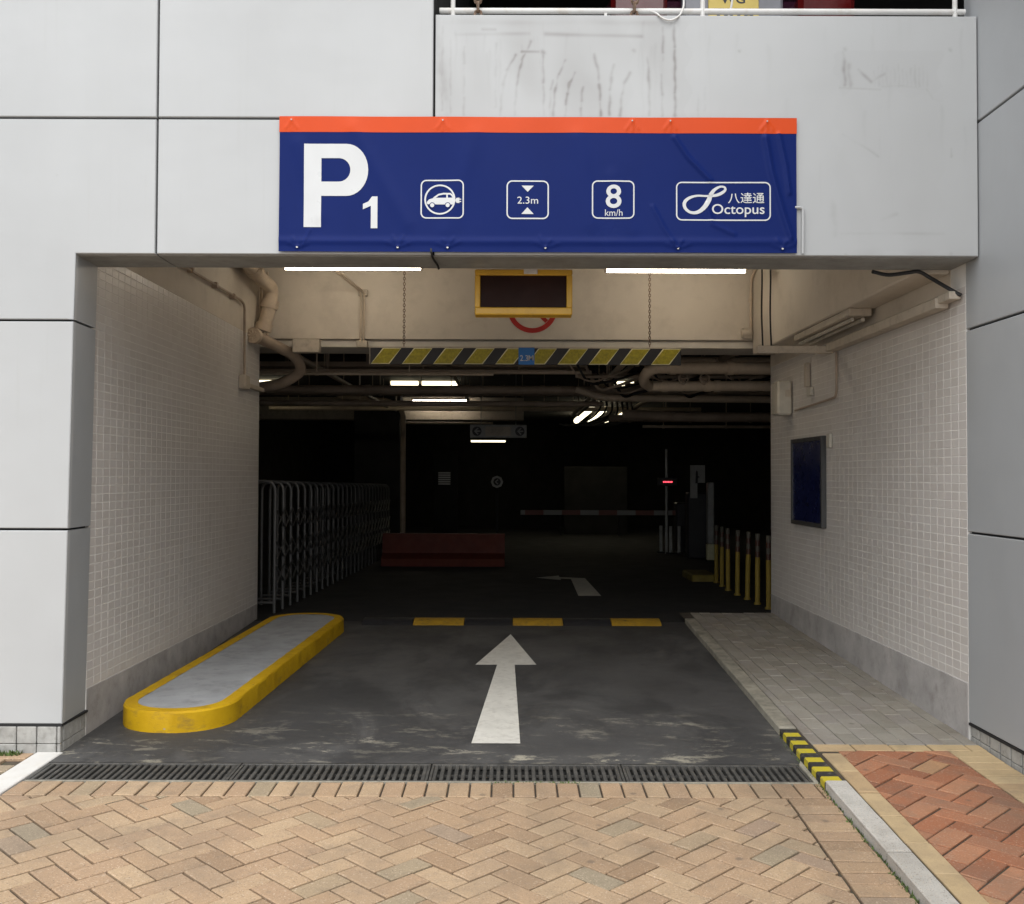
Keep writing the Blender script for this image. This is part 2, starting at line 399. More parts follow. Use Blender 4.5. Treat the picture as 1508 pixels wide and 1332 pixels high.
def bend(pts, rad, n=6):
    """round the corners of a polyline"""
    pts = [Vector(p) for p in pts]; out = [pts[0]]
    for i in range(1, len(pts) - 1):
        a, b, c = pts[i - 1], pts[i], pts[i + 1]
        r = min(rad, (a - b).length * 0.48, (c - b).length * 0.48)
        p, q = b + (a - b).normalized() * r, b + (c - b).normalized() * r
        for k in range(n + 1):
            t = k / n; out.append(p * (1 - t) ** 2 + b * 2 * t * (1 - t) + q * t * t)
    out.append(pts[-1]); return out

def curve(pts, n=8):
    P = [Vector(p) for p in pts]; P = [P[0] * 2 - P[1]] + P + [P[-1] * 2 - P[-2]]; out = []
    for i in range(1, len(P) - 2):
        for k in range(n):
            t = k / n
            out.append(0.5 * (2 * P[i] + (P[i + 1] - P[i - 1]) * t + (2 * P[i - 1] - 5 * P[i] + 4 * P[i + 1] - P[i + 2]) * t * t
                              + (3 * P[i] - P[i - 1] - 3 * P[i + 1] + P[i + 2]) * t ** 3))
    out.append(P[-2]); return out

def world_loc(o):
    v = Vector(o.location)
    while o.parent: o = o.parent; v += Vector(o.location)
    return v

def _link(name, me, loc, parent):
    o = bpy.data.objects.new(name, me); COL.objects.link(o)
    if parent is not None:
        o.parent = parent; o.location = Vector(loc) - world_loc(parent)
    else: o.location = loc
    return o

def obj(name, mb, mat, parent=None, recalc=True):
    v = np.array(mb.v); c = (v.min(0) + v.max(0)) / 2
    if parent is None: c[2] = v[:, 2].min()
    mb.v = [tuple(p) for p in (v - c)]
    return _link(name, mb.mesh(name, mat, recalc=recalc), c, parent)

def inst(name, me, loc, parent, rot=None):
    o = _link(name, me, loc, parent)
    if rot: o.rotation_euler = rot
    return o

def tag(o, label=None, cat=None, group=None, kind=None):
    if label: o['label'] = label
    if cat: o['category'] = cat
    if group: o['group'] = group
    if kind: o['kind'] = kind
    return o

def thing(name, label, cat, loc, group=None):
    o = bpy.data.objects.new(name, None); COL.objects.link(o); o.location = loc; o.empty_display_size = 0.1
    return tag(o, label, cat, group)

def solo(name, mb, mat, label, cat, group=None): return tag(obj(name, mb, mat), label, cat, group)
def struct(name, mb, mat, parent=None):
    o = obj(name, mb, mat, parent)
    if parent is None: o['kind'] = 'structure'
    return o

def copy_tree(o, parent=None):
    c = o.copy(); COL.objects.link(c)
    if parent is not None: c.parent = parent
    for ch in list(o.children): copy_tree(ch, c)
    return c

def text2d(s, offset=0.0):
    cu = bpy.data.curves.new('lettering', 'FONT'); cu.body = s; cu.offset = offset; cu.resolution_u = 5
    cu.dimensions = '2D'; cu.fill_mode = 'FRONT' if hasattr(cu, 'fill_mode') else cu.fill_mode
    o = bpy.data.objects.new('lettering', cu); COL.objects.link(o)
    dg = bpy.context.evaluated_depsgraph_get(); dg.update()
    e = o.evaluated_get(dg); me = e.to_mesh()
    vs = [(v.co.x, v.co.y) for v in me.vertices]; fs = [tuple(p.vertices) for p in me.polygons]
    e.to_mesh_clear(); bpy.data.objects.remove(o); bpy.data.curves.remove(cu)
    return vs, fs

def fit(vf, x0, x1, z0, z1):
    vs, fs = vf
    ax, bx = min(p[0] for p in vs), max(p[0] for p in vs); az, bz = min(p[1] for p in vs), max(p[1] for p in vs)
    return [(x0 + (p[0] - ax) / (bx - ax) * (x1 - x0), z0 + (p[1] - az) / (bz - az) * (z1 - z0)) for p in vs], fs

def decal(vf, y, mb=None):
    """flat print facing the street, as a mesh sheet at depth y"""
    mb = mb or MB(); return mb.add([(p[0], y, p[1]) for p in vf[0]], vf[1])

def circle(cx, cz, r, n=32): return [(cx + r * math.cos(2 * math.pi * k / n), cz + r * math.sin(2 * math.pi * k / n)) for k in range(n)]
def ring(cx, cz, r0, r1, n=40):
    a, b = circle(cx, cz, r0, n), circle(cx, cz, r1, n)
    return a + b, [(i, (i + 1) % n, n + (i + 1) % n, n + i) for i in range(n)]
def stroke(pts, w):
    """ribbon along a 2-D polyline, width w (number or list)"""
    n = len(pts); ws = w if isinstance(w, (list, tuple)) else [w] * n; L = []; Rr = []
    for i in range(n):
        a, b = pts[max(i - 1, 0)], pts[min(i + 1, n - 1)]
        dx, dz = b[0] - a[0], b[1] - a[1]; l = math.hypot(dx, dz) or 1
        nx, nz = -dz / l * ws[i] / 2, dx / l * ws[i] / 2
        L.append((pts[i][0] + nx, pts[i][1] + nz)); Rr.append((pts[i][0] - nx, pts[i][1] - nz))
    return L + Rr, [(i, i + 1, n + i + 1, n + i) for i in range(n - 1)]

SL = 0.03                                    # the ramp climbs three in a hundred into the building
def gz(y): return SL * y
TH = math.atan(SL)

# ------------------------------------------------------------------ setting: ground, drive, footway, ramp
g = MB()
ys = [(-300, -0.235), (-6.5, -0.235), (0.0, -0.040), (3.0, 0.03), (6.0, -0.35), (300, -0.35)]
for (a, za), (b, zb) in zip(ys[:-1], ys[1:]):
    g.add([(-300, a, za), (300, a, za), (300, b, zb), (-300, b, zb)], [(0, 1, 2, 3)])
struct('ground', g, 'ground')

def kx(y): return 1.49 + 0.023 * y            # inner (drive side) edge of the right kerb
XW, XE = -2.36, 2.47                          # faces of the two side walls

r_ = MB()
r_.add([(XW + .005, -0.165, gz(-0.165)), (kx(-.165), -0.165, gz(-.165)), (kx(4.0), 4.0, gz(4.0)), (XW + .005, 4.0, gz(4.0))], [(0, 1, 2, 3)])
struct('driveway_ramp', r_, 'road')
def fz(y): return 0.12 - 0.012 * (y - 4.0)    # garage floor falls gently away
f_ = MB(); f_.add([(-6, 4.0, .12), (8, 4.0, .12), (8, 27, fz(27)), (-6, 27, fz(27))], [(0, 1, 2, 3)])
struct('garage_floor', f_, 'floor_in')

# --- paving
def clip(poly, halfplanes):
    for (a, b, c) in halfplanes:              # keep a*x + b*y <= c
        out = []
        for i in range(len(poly)):
            p, q = poly[i], poly[(i + 1) % len(poly)]
            dp, dq = a * p[0] + b * p[1] - c, a * q[0] + b * q[1] - c
            if dp <= 0: out.append(p)
            if dp * dq < 0:
                t = dp / (dp - dq); out.append((p[0] + (q[0] - p[0]) * t, p[1] + (q[1] - p[1]) * t))
        poly = out
        if len(poly) < 3: return []
    return poly
def parea(p): return 0.5 * abs(sum(p[i][0] * p[(i + 1) % len(p)][1] - p[(i + 1) % len(p)][0] * p[i][1] for i in range(len(p))))

def in_view(x, y, z):
    v = cam_inv @ Vector((x, y, z))
    if v.z > -0.3: return False
    u, w = -v.x / v.z * 1500, -v.y / v.z * 1500
    return abs(u) < 770 and abs(w) < 680
cam_inv = cam.matrix_world.inverted()

_pm = {}
def paver_mesh(L, W, mat, th=0.05):
    k = (round(L, 4), round(W, 4), mat)
    if k not in _pm:
        mb = MB(); mb.prism([(-L / 2, -W / 2), (L / 2, -W / 2), (L / 2, W / 2), (-L / 2, W / 2)], -th, 0.0, 'z', 0.0035)
        _pm[k] = mb.mesh('paver', mat)
    return _pm[k]

def pave(root, name, bricks, planes, mat, zf, gap=0.0088, rest_name='paver'):
    """bricks: (cx, cy, length, width, angle). Those in the photograph are parts, the ones beyond the frame one mass."""
    rest = MB(); n = 0
    for (cx, cy, L, W, a) in bricks:
        co, si = math.cos(a), math.sin(a); l, w = (L - gap) / 2, (W - gap) / 2
        corners = [(cx + x * co - y * si, cy + x * si + y * co) for x, y in ((-l, -w), (l, -w), (l, w), (-l, w))]
        p = clip(corners, planes)
        if not p or parea(p) < 0.00015: continue
        whole = abs(parea(p) - 4 * l * w) < 1e-6
        dz = random.uniform(-0.0026, 0.0020)
        seen = any(in_view(q[0], q[1], zf(q[1])) for q in p)
        if seen and n < 298:
            n += 1
            if whole:
                o = inst(name, paver_mesh(L - gap, W - gap, mat), (cx, cy, zf(cy) + dz), root)
                o.rotation_euler = (Matrix.Rotation(TH + random.uniform(-.009, .009), 3, 'X') @ Matrix.Rotation(random.uniform(-.009, .009), 3, 'Y')
                                    @ Matrix.Rotation(a + random.uniform(-.009, .009), 3, 'Z')).to_euler()
            else:
                mx = sum(q[0] for q in p) / len(p); my = sum(q[1] for q in p) / len(p)
                mb = MB(); mb.prism([(q[0] - mx, q[1] - my) for q in p], -0.05, 0.0, 'z', 0.003)
                o = inst(name, mb.mesh('paver', mat), (mx, my, zf(my) + dz), root); o.rotation_euler = (TH, 0, 0)
        else:
            q2 = inset(p, 0.003); k = len(p)
            rest.add([(q[0], q[1], zf(q[1]) - .03) for q in p] + [(q[0], q[1], zf(q[1]) + dz - .003) for q in p] + [(q[0], q[1], zf(q[1]) + dz) for q in q2],
                     [(i, (i + 1) % k, k + (i + 1) % k, k + i) for i in range(k)] + [(k + i, k + (i + 1) % k, 2 * k + (i + 1) % k, 2 * k + i) for i in range(k)]
                     + [tuple(range(2 * k, 3 * k))])
    if rest.v:
        o = obj(rest_name, rest, mat, root); o['kind'] = 'stuff'

def herringbone(x0, x1, y0, y1, a, ox=0.0, oy=0.0, ang=45.0):
    out = []; c, s = math.cos(R(ang)), math.sin(R(ang)); N = int((max(x1 - x0, y1 - y0)) / a * 1.2) + 6
    mx, my = (x0 + x1) / 2, (y0 + y1) / 2
    for i in range(-N, N):
        for j in range(-N, N):
            k = (i - j) % 4
            if k == 0: u, v, r = i + 1.0, j + 0.5, 0
            elif k == 2: u, v, r = i + 0.5, j + 0.0, 90
            else: continue
            u, v = u * a, v * a
            x, y = mx + ox + u * c - v * s, my + oy + u * s + v * c
            if x0 - .2 < x < x1 + .2 and y0 - .2 < y < y1 + .2: out.append((x, y, 2 * a, a, R(ang + r)))
    return out

PA = 0.1025
GY0, GY1 = -0.435, -0.165                     # drain channel
SY = GY0 - 0.012                              # soldier course starts
HY = SY - 0.2                                 # herringbone starts
bed = MB(); bed.add([(-6, -6.4, gz(-6.4) - .014), (kx(-6.4), -6.4, gz(-6.4) - .014), (kx(SY), SY, gz(SY) - .014), (-6, SY, gz(SY) - .008)], [(0, 1, 2, 3)])
drive = struct('driveway', bed, 'sand')
HB = 0.205                                    # header course along the kerb
WL = -2.345                                   # right side of the white strip
br = []
x = WL
while x < kx(SY) - 0.02:
    br.append((x + PA / 2, SY - 0.1, 0.2 , PA, R(90))); x += PA
kl = (1.0, -0.023, 1.49 - 0.004)              # x <= kx(y)
khl = (1.0, -0.023, 1.49 - HB - 0.004)
pave(drive, 'paver', br, [kl], 'paver', gz, rest_name='paver')
br = []
y = HY
while y > -6.3:
    br.append((kx(y) - HB / 2 - .004, y - PA / 2, HB - .004, PA, R(-1.0))); y -= PA
hb = herringbone(-6, 1.6, -6.3, HY, PA, 0.02, 0.035)
# the herringbone runs right up to the soldier course
pave(drive, 'paver', br, [kl, (0, 1, HY)], 'paver', gz)
pave(drive, 'paver', hb, [(0, 1, HY - .005), (1.0, -0.023, 1.49 - HB - 0.008), (0, -1, 6.3)], 'paver', gz)
# left of the white strip, up to the building
lbed = MB(); lbed.add([(-6, HY, gz(HY) - .018), (-2.345, HY, gz(HY) - .018), (-2.345, -.004, -.018), (-6, -.004, -.018)], [(0, 1, 2, 3)])
lp = struct('pavement', lbed, 'sand')
br = []
for i in range(40):
    for j in range(6):
        br.append((-2.49 - 0.1 - i * 0.205 - (0.1 if j % 2 else 0), -0.05 - j * PA, 0.205, PA, 0))
pave(lp, 'paver', br, [(1, 0, -2.485), (0, 1, -.006), (0, -1, -HY), (-1, 0, 6)], 'paver', gz)
ws = MB(); ws.prism([(-2.485, SY - .19), (-2.35, SY - .19), (-2.338, -.006), (-2.475, -.006)], -.06, 0.0, 'z', .004)
for i, p in enumerate(ws.v): ws.v[i] = (p[0], p[1], p[2] + gz(p[1]) + .004)
solo('painted_strip', ws, 'white_slab', 'white painted edging strip running out from the left column beside the drain', 'edging strip')

# right footway: raised four centimetres
def sz(y): return 0.04 + SL * y
sb = MB(); sb.add([(kx(-6.4), -6.4, sz(-6.4) - .008), (XE + .0, -6.4, sz(-6.4) - .008), (XE, 4.35, sz(4.35) - .008), (kx(4.35), 4.35, sz(4.35) - .008)], [(0, 1, 2, 3)])
walk = struct('footway', sb, 'sand')
KW = 0.098
kr = (-1.0, 0.023, -(1.49 + KW + 0.004))      # x >= kerb outer edge
kr2 = (-1.0, 0.023, -(1.49 + KW + 0.004 + 0.103))
wl_ = (1, 0, XE - 0.002)
YB = 0.055
br = []
y = -0.10
while y > -6:                                  # yellow stretchers along the kerb
    br.append((kx(y) + KW + .004 + .0515, y - 0.1475, 0.295, 0.103, R(90 - 1.3))); y -= 0.295
pave(walk, 'paver', br, [kr, wl_], 'sand_paver', sz)
br = []; x = 1.49 + KW
while x < XE:                                  # yellow course across the mouth
    br.append((x + 0.1, YB - 0.055, 0.2, 0.11, 0)); x += 0.2
pave(walk, 'paver', br, [kr, wl_, (0, 1, YB), (0, -1, 0.055)], 'sand_paver', sz)
br = []; y = YB - .11
while y > -6:                                  # yellow headers along the wing wall
    br.append((XE - 0.105, y - 0.05, 0.205, 0.1, 0)); y -= 0.1
pave(walk, 'paver', br, [wl_], 'sand_paver', sz)
hb = herringbone(1.5, 2.5, -6, YB - .11, 0.108, 0.03, 0.01)
pave(walk, 'paver', hb, [kr2, (1, 0, XE - .21), (0, 1, YB - .113), (0, -1, 6)], 'red_paver', sz)
br = []; i = 0; x = 1.56
while x < XE + .1:
    y = YB + 0.004 - (0.1 if i % 2 else 0.0)
    while y < 4.3:
        br.append((x + 0.0525, y + 0.1, 0.2, 0.105, R(90))); y += 0.2
    x += 0.105; i += 1
pave(walk, 'paver', br, [kr, wl_, (0, -1, -YB - .003), (0, 1, 4.3)], 'grey_paver', sz, gap=0.0045)

# kerbs
def kerb_piece(y0, y1, w, top, drop=0.06, b=0.006, jag=0.0):
    mb = MB(); n = 8 if jag else 1
    pl = [(kx(y0 + (y1 - y0) * i / n) + random.uniform(-jag, jag), y0 + (y1 - y0) * i / n) for i in range(n + 1)]
    pr = [(kx(y0 + (y1 - y0) * i / n) + w + random.uniform(-jag, jag), y0 + (y1 - y0) * i / n) for i in range(n + 1)]
    poly = pl + pr[::-1]; q = inset(poly, b); k = len(poly)
    vs = [(p[0], p[1], gz(p[1]) - drop) for p in poly] + [(p[0], p[1], gz(p[1]) + top - b) for p in poly] + [(p[0], p[1], gz(p[1]) + top) for p in q]
    fs = [(i, (i + 1) % k, k + (i + 1) % k, k + i) for i in range(k)] + [(k + i, k + (i + 1) % k, 2 * k + (i + 1) % k, 2 * k + i) for i in range(k)]
    for i in range(n):
        a, b2, c2, d2 = i, i + 1, k - 2 - i, k - 1 - i
        fs.append((2 * k + a, 2 * k + b2, 2 * k + c2, 2 * k + d2))
    return mb.add(vs, fs)
solo('kerb_stone', kerb_piece(-1.372, -.545, KW, .047, jag=.0015), 'granite', 'speckled granite kerb stone next to the striped kerb and the drain', 'kerb stone', 'granite kerb stones along the footway')
solo('kerb_stone', kerb_piece(-2.25, -1.385, KW, .045, jag=.0015), 'granite', 'speckled granite kerb stone nearest the viewer, cut by the picture edge', 'kerb stone', 'granite kerb stones along the footway')
solo('striped_kerb', kerb_piece(-.535, .36, .090, .036, jag=.002), 'hazard', 'short kerb painted in yellow and black stripes at the end of the drain', 'kerb')
solo('concrete_kerb', kerb_piece(.37, 3.95, .095, .045, jag=.002), 'kerb_in', 'long worn concrete kerb between the dark ramp and the grey footway', 'kerb')
mo = MB()
for k in range(420):                           # moss and grass in the gap beside the kerb
    y = random.uniform(-2.4, -.5) if k < 330 else random.uniform(-.6, .3)
    if random.random() < 0.35 and y > -1.0: continue
    x = kx(y) - random.uniform(0.0, 0.022); h = random.uniform(.006, .022); a = random.uniform(0, 6.28); w = random.uniform(.003, .008)
    z = gz(y) - .006; dx, dy = math.cos(a) * w, math.sin(a) * w
    mo.add([(x - dx, y - dy, z), (x + dx, y + dy, z), (x + random.uniform(-.01, .01), y + random.uniform(-.01, .01), z + h)], [(0, 1, 2)])
for k in range(260):                           # and at the foot of the left column
    x = random.uniform(-2.95, -2.55); y = random.uniform(-.06, -.01); a = random.uniform(0, 6.28); w = random.uniform(.004, .01)
    z = gz(y) - .004; dx, dy = math.cos(a) * w, math.sin(a) * w
    mo.add([(x - dx, y - dy, z), (x + dx, y + dy, z), (x + random.uniform(-.015, .015), y + random.uniform(-.02, .01), z + random.uniform(.008, .03))], [(0, 1, 2)])
for k in range(120):
    x = random.uniform(-.1, .35); y = GY0 - .012 + random.uniform(-.012, .008); a = random.uniform(0, 6.28); w = random.uniform(.003, .007)
    z = gz(y) - .004; dx, dy = math.cos(a) * w, math.sin(a) * w
    mo.add([(x - dx, y - dy, z), (x + dx, y + dy, z), (x, y + .004, z + random.uniform(.005, .012))], [(0, 1, 2)])
tag(obj('moss', mo, 'moss', recalc=False), 'green moss and grass blades growing along the kerb and joints', 'moss', kind='stuff')

# drain: four lift-out grate sections
edges = [-2.335, -1.36, -0.40, 0.555, 1.455]
ch = MB(); ch.add([(edges[0], GY0 - .01, gz(GY0) - .032), (edges[-1] + .03, GY0 - .01, gz(GY0) - .032), (edges[-1] + .03, GY1, gz(GY1) - .032), (edges[0], GY1, gz(GY1) - .032)], [(0, 1, 2, 3)])
struct('drain_channel', ch, 'void')
sh = lambda p: (p[0], p[1], p[2] + gz(p[1]))
barmb = MB(); barmb.prism([(-.0095, -(GY1 - GY0) / 2 + .018), (.0095, -(GY1 - GY0) / 2 + .018), (.0095, (GY1 - GY0) / 2 - .018), (-.0095, (GY1 - GY0) / 2 - .018)], -.024, 0, 'z', .003)
bar_me = barmb.mesh('bar', 'iron')
glab = ['drain grate section at the far left, meeting the white painted strip', 'drain grate section left of the white arrow, second from the white strip',
        'drain grate section in front of the foot of the white arrow', 'drain grate section at the right, ending at the striped kerb']
for i in range(4):
    a, b = edges[i] + .003, edges[i + 1] - .003
    gr = thing('drain_grate', glab[i], 'drain grate', ((a + b) / 2, (GY0 + GY1) / 2, gz(-.3)), 'drain grate sections across the entrance')
    fr = MB()
    fr.box(a, b, GY0, GY0 + .017, -.026, -.001, .002); fr.box(a, b, GY1 - .017, GY1, -.026, -.001, .002)
    fr.box(a, a + .012, GY0 + .017, GY1 - .017, -.026, -.001); fr.box(b - .012, b, GY0 + .017, GY1 - .017, -.026, -.001)
    fr.box(a, b, -.303, -.297, -.026, -.014)
    fr.v = [sh(p) for p in fr.v]
    obj('frame', fr, 'iron', gr)
    n = int((b - a - .03) / .0335)
    for k in range(n):
        x = a + .024 + (b - a - .048) * k / (n - 1)
        inst('bar', bar_me, (x, (GY0 + GY1) / 2, gz((GY0 + GY1) / 2) - .002 + random.uniform(-.0015, .0015)), gr, (TH, 0, 0))
lip = MB()
lip.box(-2.33, edges[-1] + .02, SY, GY0 - .0025, -.05, .001, .002); lip.v = [sh(p) for p in lip.v]
solo('channel_edge', lip, 'kerb_in', 'thin grey concrete lip between drain grates and tan paving', 'edging')
lip = MB()
lip.prism([(edges[-1] + .003, GY0 - .008), (kx(GY0) - .003, GY0 - .03), (kx(-.1) - .004, -.10), (edges[-1] + .003, GY1)], -.05, .003, 'z', .004); lip.v = [sh(p) for p in lip.v]
solo('mortar_patch', lip, 'kerb_in', 'rough mortar patch between the drain end and the striped kerb', 'mortar')

# road markings: thin painted sheets
def mark(name, poly, zf, label, mat='white_mark', lift=.004):
    mb = MB(); n = len(poly); mb.add([(p[0], p[1], zf(p[1]) + lift) for p in poly], [tuple(range(n))])
    return solo(name, mb, mat, label, 'road marking')
mark('painted_arrow', [(-.214, .176), (.050, .176), (.025, 2.152), (.185, 2.154), (-.006, 3.363), (-.264, 2.149), (-.104, 2.151)], gz,
     'large white straight arrow painted on the dark ramp pointing inside')
def gp(y): return fz(y)
mark('painted_arrow', [(.76, 6.25), (1.02, 6.25), (1.00, 8.55), (.66, 8.7), (.66, 8.95), (.33, 8.60), (.66, 8.25), (.66, 8.45), (.80, 8.40)], fz,
     'dim white left-turn arrow painted on the garage floor beyond the speed hump')

# speed hump segments
hump = thing('speed_hump', 'low rubber speed hump with three yellow segments across the ramp top', 'speed hump', (.2, 3.96, .118))
def hump_seg(x0, x1):
    mb = MB(); prof = [(3.80, 0), (3.84, .022), (3.92, .036), (4.0, .036), (4.08, .022), (4.12, 0)]
    n = len(prof)
    vs = [(x0, y, gz(min(y, 4.0)) + z) for y, z in prof] + [(x1, y, gz(min(y, 4.0)) + z) for y, z in prof]
    return mb.add(vs, [(i, i + 1, n + i + 1, n + i) for i in range(n - 1)] + [tuple(range(n)), tuple(range(n, 2 * n))])
hx = [-1.345, -.885, -.425, .01, .465, .9, 1.35]
for i in range(6): obj('hump_segment', hump_seg(hx[i] + .003, hx[i + 1] - .003), 'bar_black' if i % 2 == 0 else 'hump_yellow', hump)['label'] = 'black rubber hump segment' if i % 2 == 0 else 'yellow hump segment'

# yellow island along the left wall
isl = thing('kerb_island', 'long yellow kerbed island with grey top and rounded ends beside the left wall', 'kerb island', (-1.85, 2.0, gz(2.0)))
def capsule(cx, cy, L, w, ang, n=9, rr=None):
    r = rr or w / 2; pts = []; hl, hw = L / 2 - r, w / 2 - r
    for (sx, sy, a0) in ((1, 1, 0), (-1, 1, 90), (-1, -1, 180), (1, -1, 270)):
        for k in range(n + 1):
            a = R(a0 + 90 * k / n); pts.append((sx * hw + r * math.cos(a), sy * hl + r * math.sin(a)))
    c, s = math.cos(ang), math.sin(ang)
    return [(cx + p[0] * c - p[1] * s, cy + p[0] * s + p[1] * c) for p in pts]
IA = R(-3.2)
_c0 = capsule(-1.855, 2.055, 3.39, .66, IA, rr=.30); _isl = []
for i in range(len(_c0)):
    p, q = _c0[i], _c0[(i + 1) % len(_c0)]; k = max(1, int(math.hypot(q[0] - p[0], q[1] - p[1]) / .06))
    _isl += [(p[0] + (q[0] - p[0]) * t_ / k, p[1] + (q[1] - p[1]) * t_ / k) for t_ in range(k)]
_isl = [p for i, p in enumerate(_isl) if math.hypot(p[0] - _isl[i - 1][0], p[1] - _isl[i - 1][1]) > .004]
_ij = random.Random(5)
def island_ring(sh_): return [(p[0] + _ij.uniform(-.0022, .0022), p[1] + _ij.uniform(-.0022, .0022)) for p in inset(_isl, sh_)]
IH = .118
po = [island_ring(k) for k in (0.0, 0.002, 0.009, .082)]
zz = [-.03, IH - .010, IH, IH]
n = len(po[0]); mb = MB()
mb.add([(p[0], p[1], gz(p[1]) + zz[k] ) for k in range(4) for p in po[k]], [(k * n + i, k * n + (i + 1) % n, (k + 1) * n + (i + 1) % n, (k + 1) * n + i) for k in range(3) for i in range(n)])
obj('kerb', mb, 'island_paint', isl)
mb = MB(); mb.add([(p[0], p[1], gz(p[1]) + IH - .002) for p in island_ring(.080)], [tuple(range(n))])
obj('top_surface', mb, 'island_top', isl)

# ------------------------------------------------------------------ building
B = thing('car_park_building', 'silver panel clad car park building around the garage entrance', 'building', (0, 2, 0))
ZJ, Z2, Z1, Z0 = 3.345, 2.266, 1.163, .142       # panel joint heights
ZB = 2.622                                        # soffit of the lintel
ZT = 3.905                                        # top of the lintel parapet
GAP = .006
XC = -2.335                                       # left column, inner edge
XJ = -1.888; XM = -.420
def panel(poly, name='cladding_panel', mat='panel', y0=0.035, y1=0.0):
    mb = MB(); mb.prism(poly, y0, y1, 'y', .004); o = obj(name, mb, mat, B)
    o.location.y += random.uniform(-.0025, .0015); o.rotation_euler = (random.uniform(-.0012, .0012), 0, random.uniform(-.0012, .0012)); return o
def rect(x0, x1, z0, z1, g=GAP): return [(x0 + g, z0 + g), (x1 - g, z0 + g), (x1 - g, z1 - g), (x0 + g, z1 - g)]
XL2 = -3.36
# column leans in by a couple of centimetres towards its top, as built
panel([(XL2 - 1.5, ZJ - GAP), (XJ - GAP, ZJ - GAP), (XJ - GAP, ZB), (-2.312, ZB), (-2.319, Z2 + GAP), (XL2 - 1.5, Z2 + GAP)][::-1])
panel([(XL2 - 1.5, Z1 + GAP), (-2.333, Z1 + GAP), (-2.319, Z2 - GAP), (XL2 - 1.5, Z2 - GAP)])
panel([(XL2 - 1.5, Z0 + .006), (-2.349, Z0 + .006), (-2.333, Z1 - GAP), (XL2 - 1.5, Z1 - GAP)])
for (a, b) in ((XL2 - 1.5, XJ), (XJ, XM)): panel(rect(a, b, ZJ, 4.85)); panel(rect(a, b, 4.85, 6.3))
panel([(XJ + GAP, ZB), (XM - GAP, ZB), (XM - GAP, ZJ - GAP), (XJ + GAP, ZJ - GAP)])
# return of the left column, three pieces
def ret(z0, z1, x0, x1):
    mb = MB(); mb.add([(x0, .003, z0), (x1, .003, z1), (x1 - .015, .325, z1), (x0 - .015, .325, z0), (x0 - .03, .003, z0), (x1 - .03, .003, z1), (x1 - .045, .325, z1), (x0 - .045, .325, z0)],
                      [(0, 1, 2, 3), (4, 5, 6, 7), (0, 1, 5, 4), (3, 2, 6, 7), (1, 2, 6, 5), (0, 3, 7, 4)])
    return obj('return_panel', mb, 'shaded_panel', B)
ret(Z2 + GAP, ZB, -2.319, -2.312); ret(Z1 + GAP, Z2 - GAP, -2.333, -2.319); ret(Z0 + .006, Z1 - GAP, -2.349, -2.333)
# the big lintel panel on the right, with its water stains
NX, NZ = 485, 215
lx0, lx1, lz0, lz1 = XM + GAP, XE - .006, ZB, ZT
X, Z = np.meshgrid(np.linspace(lx0 + .004, lx1 - .004, NX), np.linspace(lz0 + .004, lz1 - .004, NZ))
dirt = np.zeros_like(X)
rg = np.random.RandomState(3)
def seg_line(pts, w, amt, wob=.0018):
    global dirt
    for (a, b) in zip(pts[:-1], pts[1:]):
        a = np.array(a); b = np.array(b); d = b - a; L2 = (d ** 2).sum()
        t = np.clip(((X - a[0]) * d[0] + (Z - a[1]) * d[1]) / L2, 0, 1)
        wx = np.sin(Z * 61 + a[0] * 40) * wob
        dist = np.hypot(X + wx - (a[0] + t * d[0]), Z - (a[1] + t * d[1]))
        tt_ = a[0] * 57 + a[1] * 31; br_ = np.clip(.70 + .26 * np.sin(Z * 21 + tt_) + .20 * np.sin(Z * 47 + X * 9 + tt_ * 2) + .10 * np.sin(Z * 133 + tt_ * 3), .12, 1.15)
        k = min(1, amt * 1.9) * br_ * np.exp(-(dist / (w * (.5 + .55 * br_))) ** 2)
        dirt = np.maximum(dirt, k)
def lp_(px, py): return (-.420 + (px - 640) / 278.2 , 3.904 - (py - 22) / 279.6)
for px, y0, y1, lean, a in ((684, 70, 172, 0, .25), (664, 60, 170, 0, .15), (731, 65, 160, 0, .25), (760, 82, 172, -22, .62), (783, 62, 172, -24, .6), (800, 75, 172, 2, .35), (834, 90, 172, -18, .6),
                           (848, 108, 172, -14, .55), (876, 80, 172, 10, .6), (905, 96, 172, -6, .75), (929, 108, 172, -14, .6), (955, 85, 172, 3, .62), (975, 110, 172, 2, .35),
                           (994, 35, 172, 2, .6), (978, 40, 90, 0, .25), (652, 40, 165, 0, .18), (815, 120, 172, -4, .3), (860, 130, 172, -3, .25), (1030, 140, 172, 0, .12), (1040, 130, 165, 0, .1)):
    xs = [lp_(px + lean * (1 - math.exp(-3 * t)) / .95, y0 + (y1 - y0) * t) for t in (0, .25, .5, .75, 1)]
    seg_line(xs, .006 + .004 * a, a)
